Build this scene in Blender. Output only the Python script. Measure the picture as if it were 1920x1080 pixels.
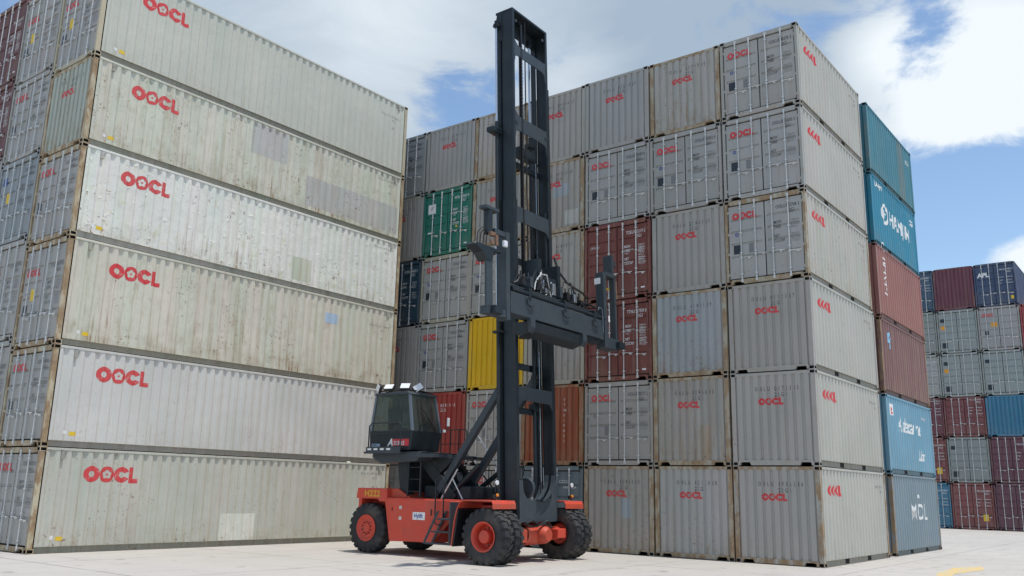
import bpy, bmesh, math, random
from mathutils import Vector, Matrix, Euler
R = math.radians
random.seed(7)
for o in list(bpy.data.objects): bpy.data.objects.remove(o)
SC = bpy.context.scene
COL = SC.collection

# ------------------------------------------------------------------ camera
cam_d = bpy.data.cameras.new('camera'); cam = bpy.data.objects.new('camera', cam_d); COL.objects.link(cam)
cam_d.sensor_width = 36; cam_d.lens = 1668.19/1920*36; cam_d.clip_end = 3000; cam_d.clip_start = .1
ya, pi_, ro = .657709, .2233226, .022983
F = Vector((math.cos(pi_)*math.cos(ya), math.cos(pi_)*math.sin(ya), math.sin(pi_)))
Rt = Vector((math.sin(ya), -math.cos(ya), 0)); Up = Rt.cross(F)
R2 = math.cos(ro)*Rt + math.sin(ro)*Up; U2 = -math.sin(ro)*Rt + math.cos(ro)*Up
cam.matrix_world = Matrix.Translation((-24.029, -8.1298, 1.788)) @ Matrix((R2, U2, -F)).transposed().to_4x4()
SC.camera = cam

# ------------------------------------------------------------------ light and sky
SUN_EL, SUN_AZ = R(75.5), Vector((.03, -1, 0)).normalized()
sdir = Vector((SUN_AZ.x*math.cos(SUN_EL), SUN_AZ.y*math.cos(SUN_EL), math.sin(SUN_EL)))
sl = bpy.data.lights.new('sun', 'SUN'); sl.energy = 3.9; sl.angle = R(.6); sl.color = (1, .955, .88)
so = bpy.data.objects.new('sun', sl); COL.objects.link(so); so.rotation_euler = sdir.to_track_quat('Z', 'Y').to_euler(); so.location = (0, 0, 60)
W = bpy.data.worlds.new('World'); SC.world = W; W.use_nodes = True
N = W.node_tree.nodes; L = W.node_tree.links; N.clear()
def wn(t, **k):
    n = N.new(t)
    for a, b in k.items(): setattr(n, a, b)
    return n
def wmath(op, a, b=None, clamp=False):
    n = wn('ShaderNodeMath', operation=op, use_clamp=clamp)
    for i, v in enumerate((a, b)):
        if v is None: continue
        if isinstance(v, (int, float)): n.inputs[i].default_value = v
        else: L.new(v, n.inputs[i])
    return n.outputs[0]
sky = wn('ShaderNodeTexSky', sky_type='NISHITA', sun_disc=False, sun_elevation=SUN_EL, sun_rotation=math.atan2(SUN_AZ.x, SUN_AZ.y), air_density=1.0, dust_density=.6, ozone_density=1.6)
tc = wn('ShaderNodeTexCoord')
mp = wn('ShaderNodeMapping'); mp.inputs['Scale'].default_value = (1, 1, 1.9); mp.inputs['Location'].default_value = (3.1, .7, .2)
L.new(tc.outputs['Generated'], mp.inputs[0])
n1 = wn('ShaderNodeTexNoise'); n1.inputs['Scale'].default_value = 3.0; n1.inputs['Detail'].default_value = 7; n1.inputs['Roughness'].default_value = .52; n1.inputs['Distortion'].default_value = .25
L.new(mp.outputs[0], n1.inputs['Vector'])
n2 = wn('ShaderNodeTexNoise'); n2.inputs['Scale'].default_value = 1.5; n2.inputs['Detail'].default_value = 3; L.new(mp.outputs[0], n2.inputs['Vector'])
n3 = wn('ShaderNodeTexNoise'); n3.inputs['Scale'].default_value = 9; n3.inputs['Detail'].default_value = 6; n3.inputs['Roughness'].default_value = .6; L.new(mp.outputs[0], n3.inputs['Vector'])
def sky_dir(u, v):
    return (F + (u-960)/1668.19*R2 - (v-540)/1668.19*U2).normalized()
def lobe(u, v, width):
    d = sky_dir(u, v)
    vm = wn('ShaderNodeVectorMath', operation='DISTANCE'); L.new(tc.outputs['Generated'], vm.inputs[0]); vm.inputs[1].default_value = d
    q = wmath('DIVIDE', vm.outputs['Value'], width); q = wmath('MULTIPLY', q, q); q = wmath('MULTIPLY', q, -1)
    return wmath('POWER', 2.718, q)
def total(items):
    s = None
    for l, k in items:
        t = wmath('MULTIPLY', l, k); s = t if s is None else wmath('ADD', s, t)
    return s
# the cloud cover in the sky: thick cumulus to the right, thin grey veil overhead, open blue between
cover = total([(lobe(1870, 100, .075), .36), (lobe(1650, 100, .045), .20), (lobe(1770, 245, .075), .22), (lobe(1905, 470, .035), .34), (lobe(1790, 470, .03), .16),
               (lobe(700, 40, .16), .28), (lobe(1250, 60, .20), .34), (lobe(560, 90, .16), .28), (lobe(1040, 120, .08), .08),
               (lobe(845, 215, .060), -.42), (lobe(1780, 390, .075), -.50), (lobe(1735, 110, .035), -.42), (lobe(1775, 10, .05), -.30), (lobe(1560, 150, .06), -.12), (lobe(1700, 300, .04), -.18), (lobe(1900, 330, .05), -.25)])
n4 = wn('ShaderNodeTexNoise'); n4.inputs['Scale'].default_value = 6.5; n4.inputs['Detail'].default_value = 9; n4.inputs['Roughness'].default_value = .62; n4.inputs['Distortion'].default_value = .5; L.new(mp.outputs[0], n4.inputs['Vector'])
n4o = wmath('MULTIPLY', wmath('SUBTRACT', n4.outputs['Fac'], .5), 1.25)
dens = wmath('ADD', wmath('ADD', wmath('ADD', wmath('ADD', wmath('MULTIPLY', n1.outputs['Fac'], 1.0), -.03), cover), wmath('MULTIPLY', wmath('SUBTRACT', n3.outputs['Fac'], .5), .25)), n4o)
mask = wn('ShaderNodeMapRange', interpolation_type='SMOOTHSTEP'); mask.inputs['From Min'].default_value = .40; mask.inputs['From Max'].default_value = .66
L.new(dens, mask.inputs['Value'])
bright = total([(lobe(1880, 110, .09), .95), (lobe(1655, 90, .045), .65), (lobe(1780, 240, .08), .7), (lobe(1905, 470, .04), .9), (lobe(730, 20, .10), .5), (lobe(1060, 150, .06), .4), (lobe(1350, 20, .2), -.25)])
bsum = wmath('ADD', wmath('ADD', bright, .18), wmath('ADD', wmath('MULTIPLY', wmath('SUBTRACT', n2.outputs['Fac'], .5), .5), wmath('MULTIPLY', n4o, .55)), clamp=True)
cc = wn('ShaderNodeMixRGB'); cc.inputs[1].default_value = (4.6, 5.8, 7.2, 1); cc.inputs[2].default_value = (10.6, 11.4, 12.0, 1); L.new(bsum, cc.inputs[0])
mx = wn('ShaderNodeMixRGB'); L.new(mask.outputs[0], mx.inputs[0])
sk = wn('ShaderNodeMixRGB', blend_type='MULTIPLY'); sk.inputs[0].default_value = 1; sk.inputs[2].default_value = (2.05, 2.12, 2.1, 1)
L.new(sky.outputs[0], sk.inputs[1]); L.new(sk.outputs[0], mx.inputs[1]); L.new(cc.outputs[0], mx.inputs[2])
bg = wn('ShaderNodeBackground'); bg.inputs['Strength'].default_value = .085
wo = wn('ShaderNodeOutputWorld'); L.new(mx.outputs[0], bg.inputs[0]); L.new(bg.outputs[0], wo.inputs[0])
SC.view_settings.view_transform = 'Standard'; SC.view_settings.look = 'None'; SC.view_settings.gamma = 1; SC.view_settings.exposure = 0.0
SC.render.engine = 'CYCLES'

# ------------------------------------------------------------------ materials
def newmat(name):
    m = bpy.data.materials.new(name); m.use_nodes = True; return m, m.node_tree.nodes, m.node_tree.links, m.node_tree.nodes['Principled BSDF']
class NT:
    def __init__(s, nodes, links): s.n, s.l = nodes, links
    def put(s, sock, v):
        if isinstance(v, bpy.types.NodeSocket): s.l.new(v, sock)
        else: sock.default_value = v
    def math(s, op, a, b=0.0, clamp=False):
        n = s.n.new('ShaderNodeMath'); n.operation = op; n.use_clamp = clamp; s.put(n.inputs[0], a); s.put(n.inputs[1], b); return n.outputs[0]
    def vmath(s, op, a, b):
        n = s.n.new('ShaderNodeVectorMath'); n.operation = op; s.put(n.inputs[0], a); s.put(n.inputs[1], b); return n.outputs[0]
    def noise(s, vec, scale, detail=4, rough=.55, dist=0):
        n = s.n.new('ShaderNodeTexNoise'); s.l.new(vec, n.inputs['Vector']); n.inputs['Scale'].default_value = scale; n.inputs['Detail'].default_value = detail
        n.inputs['Roughness'].default_value = rough; n.inputs['Distortion'].default_value = dist; return n.outputs['Fac']
    def step(s, v, a, b, lo=0., hi=1.):
        n = s.n.new('ShaderNodeMapRange'); n.interpolation_type = 'SMOOTHSTEP'; s.l.new(v, n.inputs['Value']); n.inputs['From Min'].default_value = a; n.inputs['From Max'].default_value = b
        n.inputs['To Min'].default_value = lo; n.inputs['To Max'].default_value = hi; return n.outputs[0]
    def mix(s, f, a, b, mode='MIX'):
        n = s.n.new('ShaderNodeMixRGB'); n.blend_type = mode; s.put(n.inputs[0], f); s.put(n.inputs[1], a); s.put(n.inputs[2], b); return n.outputs[0]
    def bump(s, h, strength, dist, bsdf):
        n = s.n.new('ShaderNodeBump'); n.inputs['Strength'].default_value = strength; n.inputs['Distance'].default_value = dist; s.l.new(h, n.inputs['Height']); s.l.new(n.outputs[0], bsdf.inputs['Normal'])
def paint(name, rust=.3, streak=.4, chips=.3, rough=.55, color=None, low=.5, stain=(.34, .29, .19, 1), dent=.5, blister=0.):
    """weathered paint; its colour is the object's own colour unless one is given"""
    m, n, l, b = newmat(name); t = NT(n, l)
    tcn = n.new('ShaderNodeTexCoord'); oi = n.new('ShaderNodeObjectInfo')
    off = n.new('ShaderNodeVectorMath'); off.operation = 'SCALE'; off.inputs[0].default_value = (37, 53, 71); l.new(oi.outputs['Random'], off.inputs['Scale'])
    vec = t.vmath('ADD', tcn.outputs['Object'], off.outputs[0])
    base = oi.outputs['Color'] if color is None else (*color, 1)
    big = t.noise(vec, .55, 3); c = t.mix(1.0, base, t.mix(big, (.80, .82, .80, 1), (1.16, 1.13, 1.12, 1)), 'MULTIPLY')
    sv = t.vmath('MULTIPLY', vec, (5.5, 5.5, .32)); st = t.noise(sv, 1.0, 5, .65)
    c = t.mix(t.math('MULTIPLY', t.step(st, .45, .78), streak), c, stain)
    hv = t.noise(t.vmath('MULTIPLY', vec, (1.7, 1.7, .12)), 1.0, 3, .6); c = t.mix(min(.7, streak*1.4), c, t.mix(1.0, c, t.mix(t.step(hv, .35, .65), (.93, .99, .92, 1), (1.06, .985, .96, 1)), 'MULTIPLY'))
    sv2 = t.vmath('MULTIPLY', vec, (14, 14, .7)); st2 = t.noise(sv2, 1.0, 3, .6)
    c = t.mix(t.math('MULTIPLY', t.step(st2, .48, .72), streak*.35), c, (.62, .60, .55, 1))
    sep = n.new('ShaderNodeSeparateXYZ'); l.new(tcn.outputs['Object'], sep.inputs[0])
    lowm = t.math('MULTIPLY', t.step(sep.outputs['Z'], .15, .9, 1, 0), t.step(t.noise(vec, 2.2, 5, .6), .38, .7))
    runs = t.math('MULTIPLY', t.step(t.noise(t.vmath('MULTIPLY', vec, (10, 10, .55)), 1.0, 5, .7), .52, .66), t.step(t.noise(vec, 1.1, 3), .40, .62))
    c = t.mix(t.math('MULTIPLY', lowm, low*.55), c, (.30, .24, .15, 1)); c = t.mix(t.math('MULTIPLY', t.math('MULTIPLY', runs, t.step(sep.outputs['Z'], .1, 1.7, 1, .12)), min(1, low*1.1)), c, (.27, .155, .075, 1))
    msk = t.step(t.noise(vec, .9, 3), .42, .70)
    ch = t.math('MULTIPLY', t.step(t.noise(vec, 11, 6, .7), .585, .635), t.math('ADD', t.math('MULTIPLY', msk, chips), t.math('MULTIPLY', lowm, chips)), True)
    c = t.mix(ch, c, t.mix(t.noise(vec, 30, 2), (.09, .035, .015, 1), (.26, .12, .05, 1)))
    rr = t.math('MULTIPLY', t.step(t.noise(t.vmath('MULTIPLY', vec, (3, 3, 1.2)), 1.6, 6, .65), .60-.22*rust, .76-.2*rust), rust, True)
    c = t.mix(rr, c, t.mix(t.noise(vec, 6, 4), (.17, .095, .05, 1), (.45, .33, .20, 1)))
    l.new(c, b.inputs['Base Color']); l.new(t.math('ADD', t.math('MULTIPLY', rr, .3), rough, True), b.inputs['Roughness'])
    b.inputs['Specular IOR Level'].default_value = .35
    if blister:
        bl = t.step(t.noise(vec, 4.5, 3, .5), .62, .72); hb = t.math('MULTIPLY', bl, blister*.55)
        c2 = t.mix(t.math('MULTIPLY', t.step(t.noise(vec, 3.1, 5, .6), .60, .68), .45), c, (.60, .60, .38, 1)); l.new(c2, b.inputs['Base Color'])
    hgt = t.math('ADD', t.math('MULTIPLY', t.noise(vec, 2.4, 3), 1.0), t.math('MULTIPLY', t.noise(vec, 26, 3), .12))
    if blister: hgt = t.math('ADD', hgt, hb)
    t.bump(hgt, dent, .02, b)
    return m
def plain(name, col, rough=.5, metal=0., var=.12, scale=8, dirt=0., spec=.5, bump=.12, scuff=0., scol=(.10, .08, .07)):
    m, n, l, b = newmat(name); t = NT(n, l); tcn = n.new('ShaderNodeTexCoord'); v = tcn.outputs['Object']
    lo = tuple(x*(1-var) for x in col)+(1,); hi = tuple(min(1, x*(1+var)) for x in col)+(1,)
    c = t.mix(t.noise(v, scale, 5, .6), lo, hi)
    if dirt: c = t.mix(t.math('MULTIPLY', t.step(t.noise(v, 1.7, 6, .65), .42, .72), dirt), c, (.16, .135, .11, 1))
    if scuff:
        c = t.mix(t.math('MULTIPLY', t.step(t.noise(t.vmath('MULTIPLY', v, (1, 1, .45)), 5, 6, .7), .56, .70), scuff*.7), c, (*scol, 1)); c = t.mix(t.math('MULTIPLY', t.step(t.noise(v, 17, 5, .7), .62, .67), scuff), c, (*scol, 1))
    l.new(c, b.inputs['Base Color']); b.inputs['Metallic'].default_value = metal; b.inputs['Specular IOR Level'].default_value = spec
    l.new(t.step(t.noise(v, scale*.6, 3), .2, .8, rough-.08, rough+.1), b.inputs['Roughness'])
    if bump: t.bump(t.noise(v, scale*3, 3), bump, .01, b)
    return m
M = {}
M['paint_fair'] = paint('paint fair', rust=.06, streak=.16, chips=.25, low=.25)
M['paint_worn'] = paint('paint worn', rust=.16, streak=.34, chips=.75, low=.55)
M['paint_rough'] = paint('paint peeling', rust=.30, streak=.62, chips=1.0, low=.9, dent=.8)
M['paint_door'] = paint('paint doors', rust=.05, streak=.20, chips=.3, low=.3, stain=(.33, .31, .27, 1))
M['frame_fair'] = paint('frame paint fair', rust=.35, streak=.35, chips=.6, low=.2)
M['frame_rail'] = paint('rail paint', rust=.22, streak=.15, chips=.8, low=0)
M['paint_blister'] = paint('paint blistered', rust=.10, streak=.30, chips=1.0, low=.6, stain=(.62, .62, .42, 1), dent=1.0, blister=1.0)
M['frame_rust'] = paint('frame paint rusty', rust=.95, streak=.8, chips=1.0, low=.8, stain=(.36, .22, .09, 1))
M['floor_rail'] = paint('bottom rail paint', rust=.30, streak=.5, chips=.5, low=0, stain=(.16, .13, .09, 1))
M['galv'] = plain('galvanised steel', (.62, .63, .62), .45, .2, .15, 5, .15)
M['black'] = plain('black rubber seal', (.012, .012, .014), .7)
M['hole'] = plain('painted hollow shade', (.006, .006, .007), .9, bump=0)  # near black, paints in the shade inside fork pockets and casting holes
lm, n, l, b = newmat('red lettering paint'); t = NT(n, l); oi = n.new('ShaderNodeObjectInfo'); v = n.new('ShaderNodeTexCoord').outputs['Object']
v = t.vmath('ADD', v, (3, 1, 2)); fade = t.math('MULTIPLY', oi.outputs['Random'], .35)
c = t.mix(fade, (.62, .035, .045, 1), (.60, .16, .14, 1)); c = t.mix(t.math('MULTIPLY', t.step(t.noise(v, 9, 6, .7), .54, .66), .55), c, (.55, .40, .36, 1)); l.new(c, b.inputs['Base Color']); b.inputs['Roughness'].default_value = .6; M['logo_red'] = lm
M['ink'] = plain('black lettering paint', (.07, .07, .075), .6)
M['ink_faint'] = plain('faded black lettering paint', (.20, .20, .20), .6)
M['white_ink'] = plain('white lettering paint', (.78, .78, .76), .6)
M['yellow'] = plain('yellow label', (.75, .50, .03), .55)
M['orange_label'] = plain('orange label', (.75, .33, .03), .55)
M['label_blue'] = plain('pale blue label', (.40, .52, .66), .5)
M['plate_dark'] = plain('dark plate', (.022, .03, .04), .45)
M['patch_pale'] = paint('repair paint pale', color=(.70, .71, .66), rust=.12, streak=.35, chips=1.0, low=.3)
M['patch_grey'] = paint('repair paint grey', color=(.475, .475, .465), rust=.14, streak=.45, chips=1.0, low=.3)
M['patch_green'] = paint('repair paint greenish', color=(.55, .58, .48), rust=.1, streak=.3, chips=.4, low=.2)
M['patch_blue'] = paint('repair paint bluish', color=(.37, .41, .45), rust=.05, streak=.3, chips=.4, low=.2)
# handler
M['mast'] = plain('dark slate machine paint', (.013, .021, .027), .45, 0, .3, 2.5, .06, .4, scuff=.45, scol=(.05, .052, .05))
M['mast_light'] = plain('slate grey machine paint', (.042, .055, .066), .45, 0, .22, 2.5, .06, .4, scuff=.5, scol=(.10, .10, .09))
M['orange'] = plain('orange red machine paint', (.62, .068, .038), .48, 0, .18, 2, .22, scuff=.5, scol=(.28, .05, .035))
M['orange_dark'] = plain('dirty orange machine paint', (.50, .065, .03), .55, 0, .25, 4, .35)
M['mast_blue'] = plain('blue grey trim paint', (.13, .16, .20), .35, 0, .12, 3)
M['rubber'] = plain('tyre rubber', (.034, .035, .038), .8, 0, .35, 5, .50, .3, .3)
M['steel'] = plain('bright steel', (.62, .63, .65), .22, .9, .05)
M['hose'] = plain('hose rubber', (.014, .014, .016), .45)
M['brass'] = plain('worn brass and copper', (.24, .14, .09), .5, .3, .3, 12)
M['lamp'] = plain('lamp lens', (.80, .82, .84), .18, .1)
M['amber'] = plain('amber lens', (.80, .28, .03), .3)
M['sign'] = plain('white sign board', (.80, .80, .80), .5)
M['sign_blue'] = plain('blue lettering', (.03, .07, .30), .5)
M['fleet'] = plain('ochre lettering', (.66, .36, .02), .55)
M['seat'] = plain('seat cloth', (.05, .05, .055), .85)
gm, gn, gl, gb = newmat('tinted cab glass')
gb.inputs['Base Color'].default_value = (.10, .13, .12, 1); gb.inputs['Roughness'].default_value = .04; gb.inputs['IOR'].default_value = 1.45
tr_ = gn.new('ShaderNodeBsdfTransparent'); tr_.inputs[0].default_value = (.50, .56, .52, 1); mxs = gn.new('ShaderNodeMixShader'); mxs.inputs[0].default_value = .42
gl.new(tr_.outputs[0], mxs.inputs[1]); gl.new(gb.outputs[0], mxs.inputs[2]); gl.new(mxs.outputs[0], gn['Material Output'].inputs[0]); M['glass'] = gm

# ------------------------------------------------------------------ mesh helpers
class MB:
    def __init__(s, T=None): s.v = []; s.f = []; s.T = T
    def add(s, vs, fs):
        k = len(s.v)
        s.v += [tuple(s.T @ Vector(p)) if s.T else tuple(p) for p in vs]; s.f += [tuple(i+k for i in f) for f in fs]; return s
    def box(s, x0, x1, y0, y1, z0, z1, c=0.0):
        if c <= 0:
            vs = [(x, y, z) for z in (z0, z1) for y in (y0, y1) for x in (x0, x1)]
            return s.add(vs, [(0, 2, 3, 1), (4, 5, 7, 6), (0, 1, 5, 4), (2, 6, 7, 3), (0, 4, 6, 2), (1, 3, 7, 5)])
        bm = bmesh.new(); bmesh.ops.create_cube(bm, size=1)
        bmesh.ops.scale(bm, vec=(x1-x0, y1-y0, z1-z0), verts=bm.verts); bmesh.ops.translate(bm, vec=((x0+x1)/2, (y0+y1)/2, (z0+z1)/2), verts=bm.verts)
        bmesh.ops.bevel(bm, geom=bm.edges[:], offset=c, segments=2, profile=.6, affect='EDGES')
        return s.addbm(bm)
    def addbm(s, bm):
        bm.verts.index_update(); vs = [tuple(v.co) for v in bm.verts]; fs = [tuple(v.index for v in f.verts) for f in bm.faces]; bm.free(); return s.add(vs, fs)
    def prism(s, pts, ax, a0, a1, c=0.0):
        """polygon pts in the two axes other than ax, pushed from a0 to a1 along ax"""
        def P(p, a): return {'x': (a, p[0], p[1]), 'y': (p[0], a, p[1]), 'z': (p[0], p[1], a)}[ax]
        n = len(pts); vs = [P(p, a0) for p in pts]+[P(p, a1) for p in pts]
        fs = [tuple(range(n))[::-1], tuple(range(n, 2*n))]+[(i, (i+1) % n, n+(i+1) % n, n+i) for i in range(n)]
        bm = bmesh.new(); bv = [bm.verts.new(v) for v in vs]
        for f in fs: bm.faces.new([bv[i] for i in f])
        bmesh.ops.recalc_face_normals(bm, faces=bm.faces)
        if c: bmesh.ops.bevel(bm, geom=bm.edges[:], offset=c, segments=1, affect='EDGES')
        return s.addbm(bm)
    def tube(s, pts, r, n=8, cap=True):
        P = [Vector(p) for p in pts]; rings = []; prev = None
        for i, p in enumerate(P):
            d = ((P[min(i+1, len(P)-1)]-P[max(i-1, 0)])).normalized()
            if prev is None: a = d.orthogonal().normalized()
            else:
                a = prev-d*prev.dot(d); a = a.normalized() if a.length > 1e-6 else d.orthogonal().normalized()
            prev = a; b = d.cross(a); rr = r[i] if isinstance(r, (list, tuple)) else r
            rings.append([tuple(p+rr*(math.cos(6.28318*k/n)*a+math.sin(6.28318*k/n)*b)) for k in range(n)])
        vs = [v for g in rings for v in g]; fs = [(i*n+k, i*n+(k+1) % n, (i+1)*n+(k+1) % n, (i+1)*n+k) for i in range(len(P)-1) for k in range(n)]
        if cap: fs += [tuple(range(n))[::-1], tuple(range(len(vs)-n, len(vs)))]
        return s.add(vs, fs)
    def lathe(s, prof, cen, n=40, ax='x'):
        """prof: (axial, radius) pairs turned round ax through cen"""
        vs = []
        for k in range(n):
            a = 6.28318530718*k/n
            for q, r in prof:
                p = (q, r*math.cos(a), r*math.sin(a)) if ax == 'x' else ((r*math.cos(a), q, r*math.sin(a)) if ax == 'y' else (r*math.cos(a), r*math.sin(a), q))
                vs.append((cen[0]+p[0], cen[1]+p[1], cen[2]+p[2]))
        m = len(prof); fs = [(k*m+i, k*m+i+1, ((k+1) % n)*m+i+1, ((k+1) % n)*m+i) for k in range(n) for i in range(m-1)]
        return s.add(vs, fs)
    def mesh(s, name, mats=(), smooth=None):
        me = bpy.data.meshes.new(name); me.from_pydata(s.v, [], s.f); me.validate()
        bm = bmesh.new(); bm.from_mesh(me); bmesh.ops.recalc_face_normals(bm, faces=bm.faces); bm.to_mesh(me); bm.free()
        for m_ in mats: me.materials.append(m_)
        if smooth is not None:
            for p in me.polygons: p.use_smooth = True
            me.set_sharp_from_angle(angle=R(smooth))
        return me
def link(name, me, parent=None, mat=None, color=None, label=None):
    o = bpy.data.objects.new(name, me); COL.objects.link(o)
    if parent is not None: o.parent = parent
    if mat is not None:
        if not me.materials: me.materials.append(mat)
        o.material_slots[0].link = 'OBJECT'; o.material_slots[0].material = mat
    if color is not None: o.color = (*color, 1)
    if label: o['label'] = label
    return o
def empty(name, loc, label, cat, group=None, rz=0):
    o = bpy.data.objects.new(name, None); COL.objects.link(o); o.empty_display_size = .3; o.location = loc; o.rotation_euler = (0, 0, rz)
    o['label'] = label; o['category'] = cat
    if group: o['group'] = group
    return o

# ------------------------------------------------------------------ ground
gmat, n, l, b = newmat('yard concrete'); t = NT(n, l); tcn = n.new('ShaderNodeTexCoord'); v = tcn.outputs['Object']
c = t.mix(t.noise(v, .12, 4), (.37, .345, .32, 1), (.495, .475, .44, 1))
c = t.mix(t.math('MULTIPLY', t.step(t.noise(v, .9, 6, .65), .45, .75), .35), c, (.33, .31, .29, 1))
c = t.mix(t.math('MULTIPLY', t.step(t.noise(t.vmath('MULTIPLY', v, (.25, 2.2, 1)), 1.0, 6, .7), .52, .74), .45), c, (.27, .25, .24, 1))
c = t.mix(t.math('MULTIPLY', t.step(t.noise(v, 7, 5, .7), .60, .70), .5), c, (.20, .185, .17, 1))
c = t.mix(t.math('MULTIPLY', t.math('MULTIPLY', t.step(t.noise(t.vmath('MULTIPLY', v, (3.4, .10, 1)), 1.0, 3, .6, .4), .60, .70), t.step(t.noise(v, .22, 3), .45, .65)), .5), c, (.20, .19, .18, 1))
c = t.mix(t.math('MULTIPLY', t.step(t.noise(v, 1.9, 2, .4), .66, .73), .5), c, (.17, .155, .14, 1))
sep = n.new('ShaderNodeSeparateXYZ'); l.new(v, sep.inputs[0])
for ax, per, ph in (('X', 5.5, 1.4), ('Y', 4.5, 2.2)):
    q = t.math('ABSOLUTE', t.math('SUBTRACT', t.math('FRACT', t.math('DIVIDE', t.math('ADD', sep.outputs[ax], 1000+ph), per)), .5))
    c = t.mix(t.math('MULTIPLY', t.step(q, 0.0, .010, 1, 0), t.step(t.noise(v, 1.3, 3), .3, .6, .3, .8)), c, (.16, .15, .14, 1))
l.new(c, b.inputs['Base Color']); b.inputs['Roughness'].default_value = .85; t.bump(t.noise(v, 9, 6, .7), .25, .02, b)
me = MB().add([(-600, -600, 0), (1200, -600, 0), (1200, 1200, 0), (-600, 1200, 0)], [(0, 1, 2, 3)]).mesh('ground', [gmat])
g = link('ground', me); g['kind'] = 'structure'
ymat, n, l, b = newmat('worn yellow road paint'); t = NT(n, l); v = n.new('ShaderNodeTexCoord').outputs['Object']
b.inputs['Base Color'].default_value = (.70, .42, .04, 1); b.inputs['Roughness'].default_value = .7
l.new(t.mix(t.step(t.noise(v, 5, 6, .7), .40, .60), (.66, .45, .10, 1), (.47, .43, .36, 1)), b.inputs['Base Color'])
yl = link('painted_marking', MB().add([(3.3, -2.40, .004), (4.5, -2.85, .004), (3.2, -3.15, .004), (1.1, -2.85, .004), (.1, -2.98, .004), (-1.2, -3.4, .004), (-1.5, -2.9, .004), (1.2, -2.45, .004)], [(0, 1, 2, 3, 7), (3, 4, 5, 6, 7)]).mesh('painted_marking', [ymat]))
yl.location = (0, 0, 0); yl['kind'] = 'structure'

# ------------------------------------------------------------------ flat lettering and marks
def text_polys(s, size=1.0, bold=0.0, space=1.0, shear=0.0, sx=1.0):
    cu = bpy.data.curves.new('t', 'FONT'); cu.body = s; cu.size = size; cu.offset = bold; cu.space_character = space; cu.shear = shear; cu.resolution_u = 3
    ob = bpy.data.objects.new('t', cu); COL.objects.link(ob)
    me = bpy.data.meshes.new_from_object(ob.evaluated_get(bpy.context.evaluated_depsgraph_get()))
    vs = [(v.co.x*sx, v.co.y) for v in me.vertices]; fs = [tuple(p.vertices) for p in me.polygons]
    bpy.data.objects.remove(ob); bpy.data.curves.remove(cu); bpy.data.meshes.remove(me)
    return vs, fs
_tc = {}
def T2(s, size, **k):
    key = (s, size, tuple(sorted(k.items())))
    if key not in _tc:
        bpy.context.view_layer.update(); _tc[key] = text_polys(s, size, **k)
    return _tc[key]
def ring(cx, cy, ro_, ri, n=28, a0=0, a1=360, inner=None, sx=1.0):
    vs = []; fs = []
    for k in range(n+1):
        a = R(a0+(a1-a0)*k/n); q = inner(a) if inner else ri
        vs += [(cx+sx*ro_*math.cos(a), cy+ro_*math.sin(a)), (cx+sx*q*math.cos(a), cy+q*math.sin(a))]
    for k in range(n): fs.append((2*k, 2*k+2, 2*k+3, 2*k+1))
    return vs, fs
def join2(*parts):
    V = []; Fs = []
    for vs, fs in parts:
        k = len(V); V += vs; Fs += [tuple(i+k for i in f) for f in fs]
    return V, Fs
def place(p, x, y, s=1.0, rot=0):
    c_, s_ = math.cos(rot), math.sin(rot)
    return [((c_*a-s_*b_)*s+x, (s_*a+c_*b_)*s+y) for a, b_ in p[0]], p[1]
def rect(x0, y0, x1, y1): return [(x0, y0), (x1, y0), (x1, y1), (x0, y1)], [(0, 1, 2, 3)]
def shipping_logo():
    """four bold round letters, unit height, with a five petal blossom in the second"""
    pet = lambda a: .20+.075*abs(math.cos(2.5*(a-R(90))))
    core = lambda a: .035+.05*abs(math.cos(2.5*(a-R(90))))**3
    O1 = ring(.49, .5, .49, .20); O2 = ring(1.465, .5, .48, .25, 60, inner=pet)
    star = []; nn = 30
    sv = [(1.465, .5)]+[(1.465+core(6.28318*k/nn)*math.cos(6.28318*k/nn), .5+core(6.28318*k/nn)*math.sin(6.28318*k/nn)) for k in range(nn)]
    sf = [(0, 1+k, 1+(k+1) % nn) for k in range(nn)]
    C = ring(2.44, .5, .49, .20, 26, 27, 333)
    Lt = [(2.90, 0), (3.52, 0), (3.52, .27), (3.20, .27), (3.20, .98), (2.90, .98)], [(0, 1, 2, 3), (0, 3, 4, 5)]
    Cc = rect(2.62, .30, 2.88, .22)
    return join2(O1, O2, (sv, sf), C, Lt)
LOGO = shipping_logo(); LOGO_W = 3.52
def drape(poly, prof, face, dims, eps=.003):
    """cut a flat drawing at the folds of a corrugated wall and lay it on the wall; u runs to the viewer's right"""
    Lh, Wh = dims
    bm = bmesh.new(); vs = [bm.verts.new((a, b_, 0)) for a, b_ in poly[0]]
    for f in poly[1]:
        try: bm.faces.new([vs[i] for i in f])
        except ValueError: pass
    umin = min(a for a, _ in poly[0]); umax = max(a for a, _ in poly[0])
    if prof:
        for (u, d) in prof:
            if umin < u < umax:
                bmesh.ops.bisect_plane(bm, geom=bm.verts[:]+bm.edges[:]+bm.faces[:], plane_co=(u, 0, 0), plane_no=(1, 0, 0), dist=1e-5)
    def depth(u):
        if not prof: return 0
        for (a, da), (b_, db) in zip(prof, prof[1:]):
            if a <= u <= b_: return da+(db-da)*((u-a)/(b_-a) if b_ > a else 0)
        return 0
    mb = MB(); out = []
    for v_ in bm.verts:
        u, w = v_.co.x, v_.co.y; d = depth(u)-eps
        out.append({'side': (u, -Wh+d, w), 'end': (-Lh+d, -u, w), 'door': (-Lh+d, -u, w)}[face])
    bm.verts.index_update(); fs = [tuple(q.index for q in f.verts) for f in bm.faces]; bm.free()
    me = bpy.data.meshes.new('mark'); me.from_pydata(out, [], fs)
    return me

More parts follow.
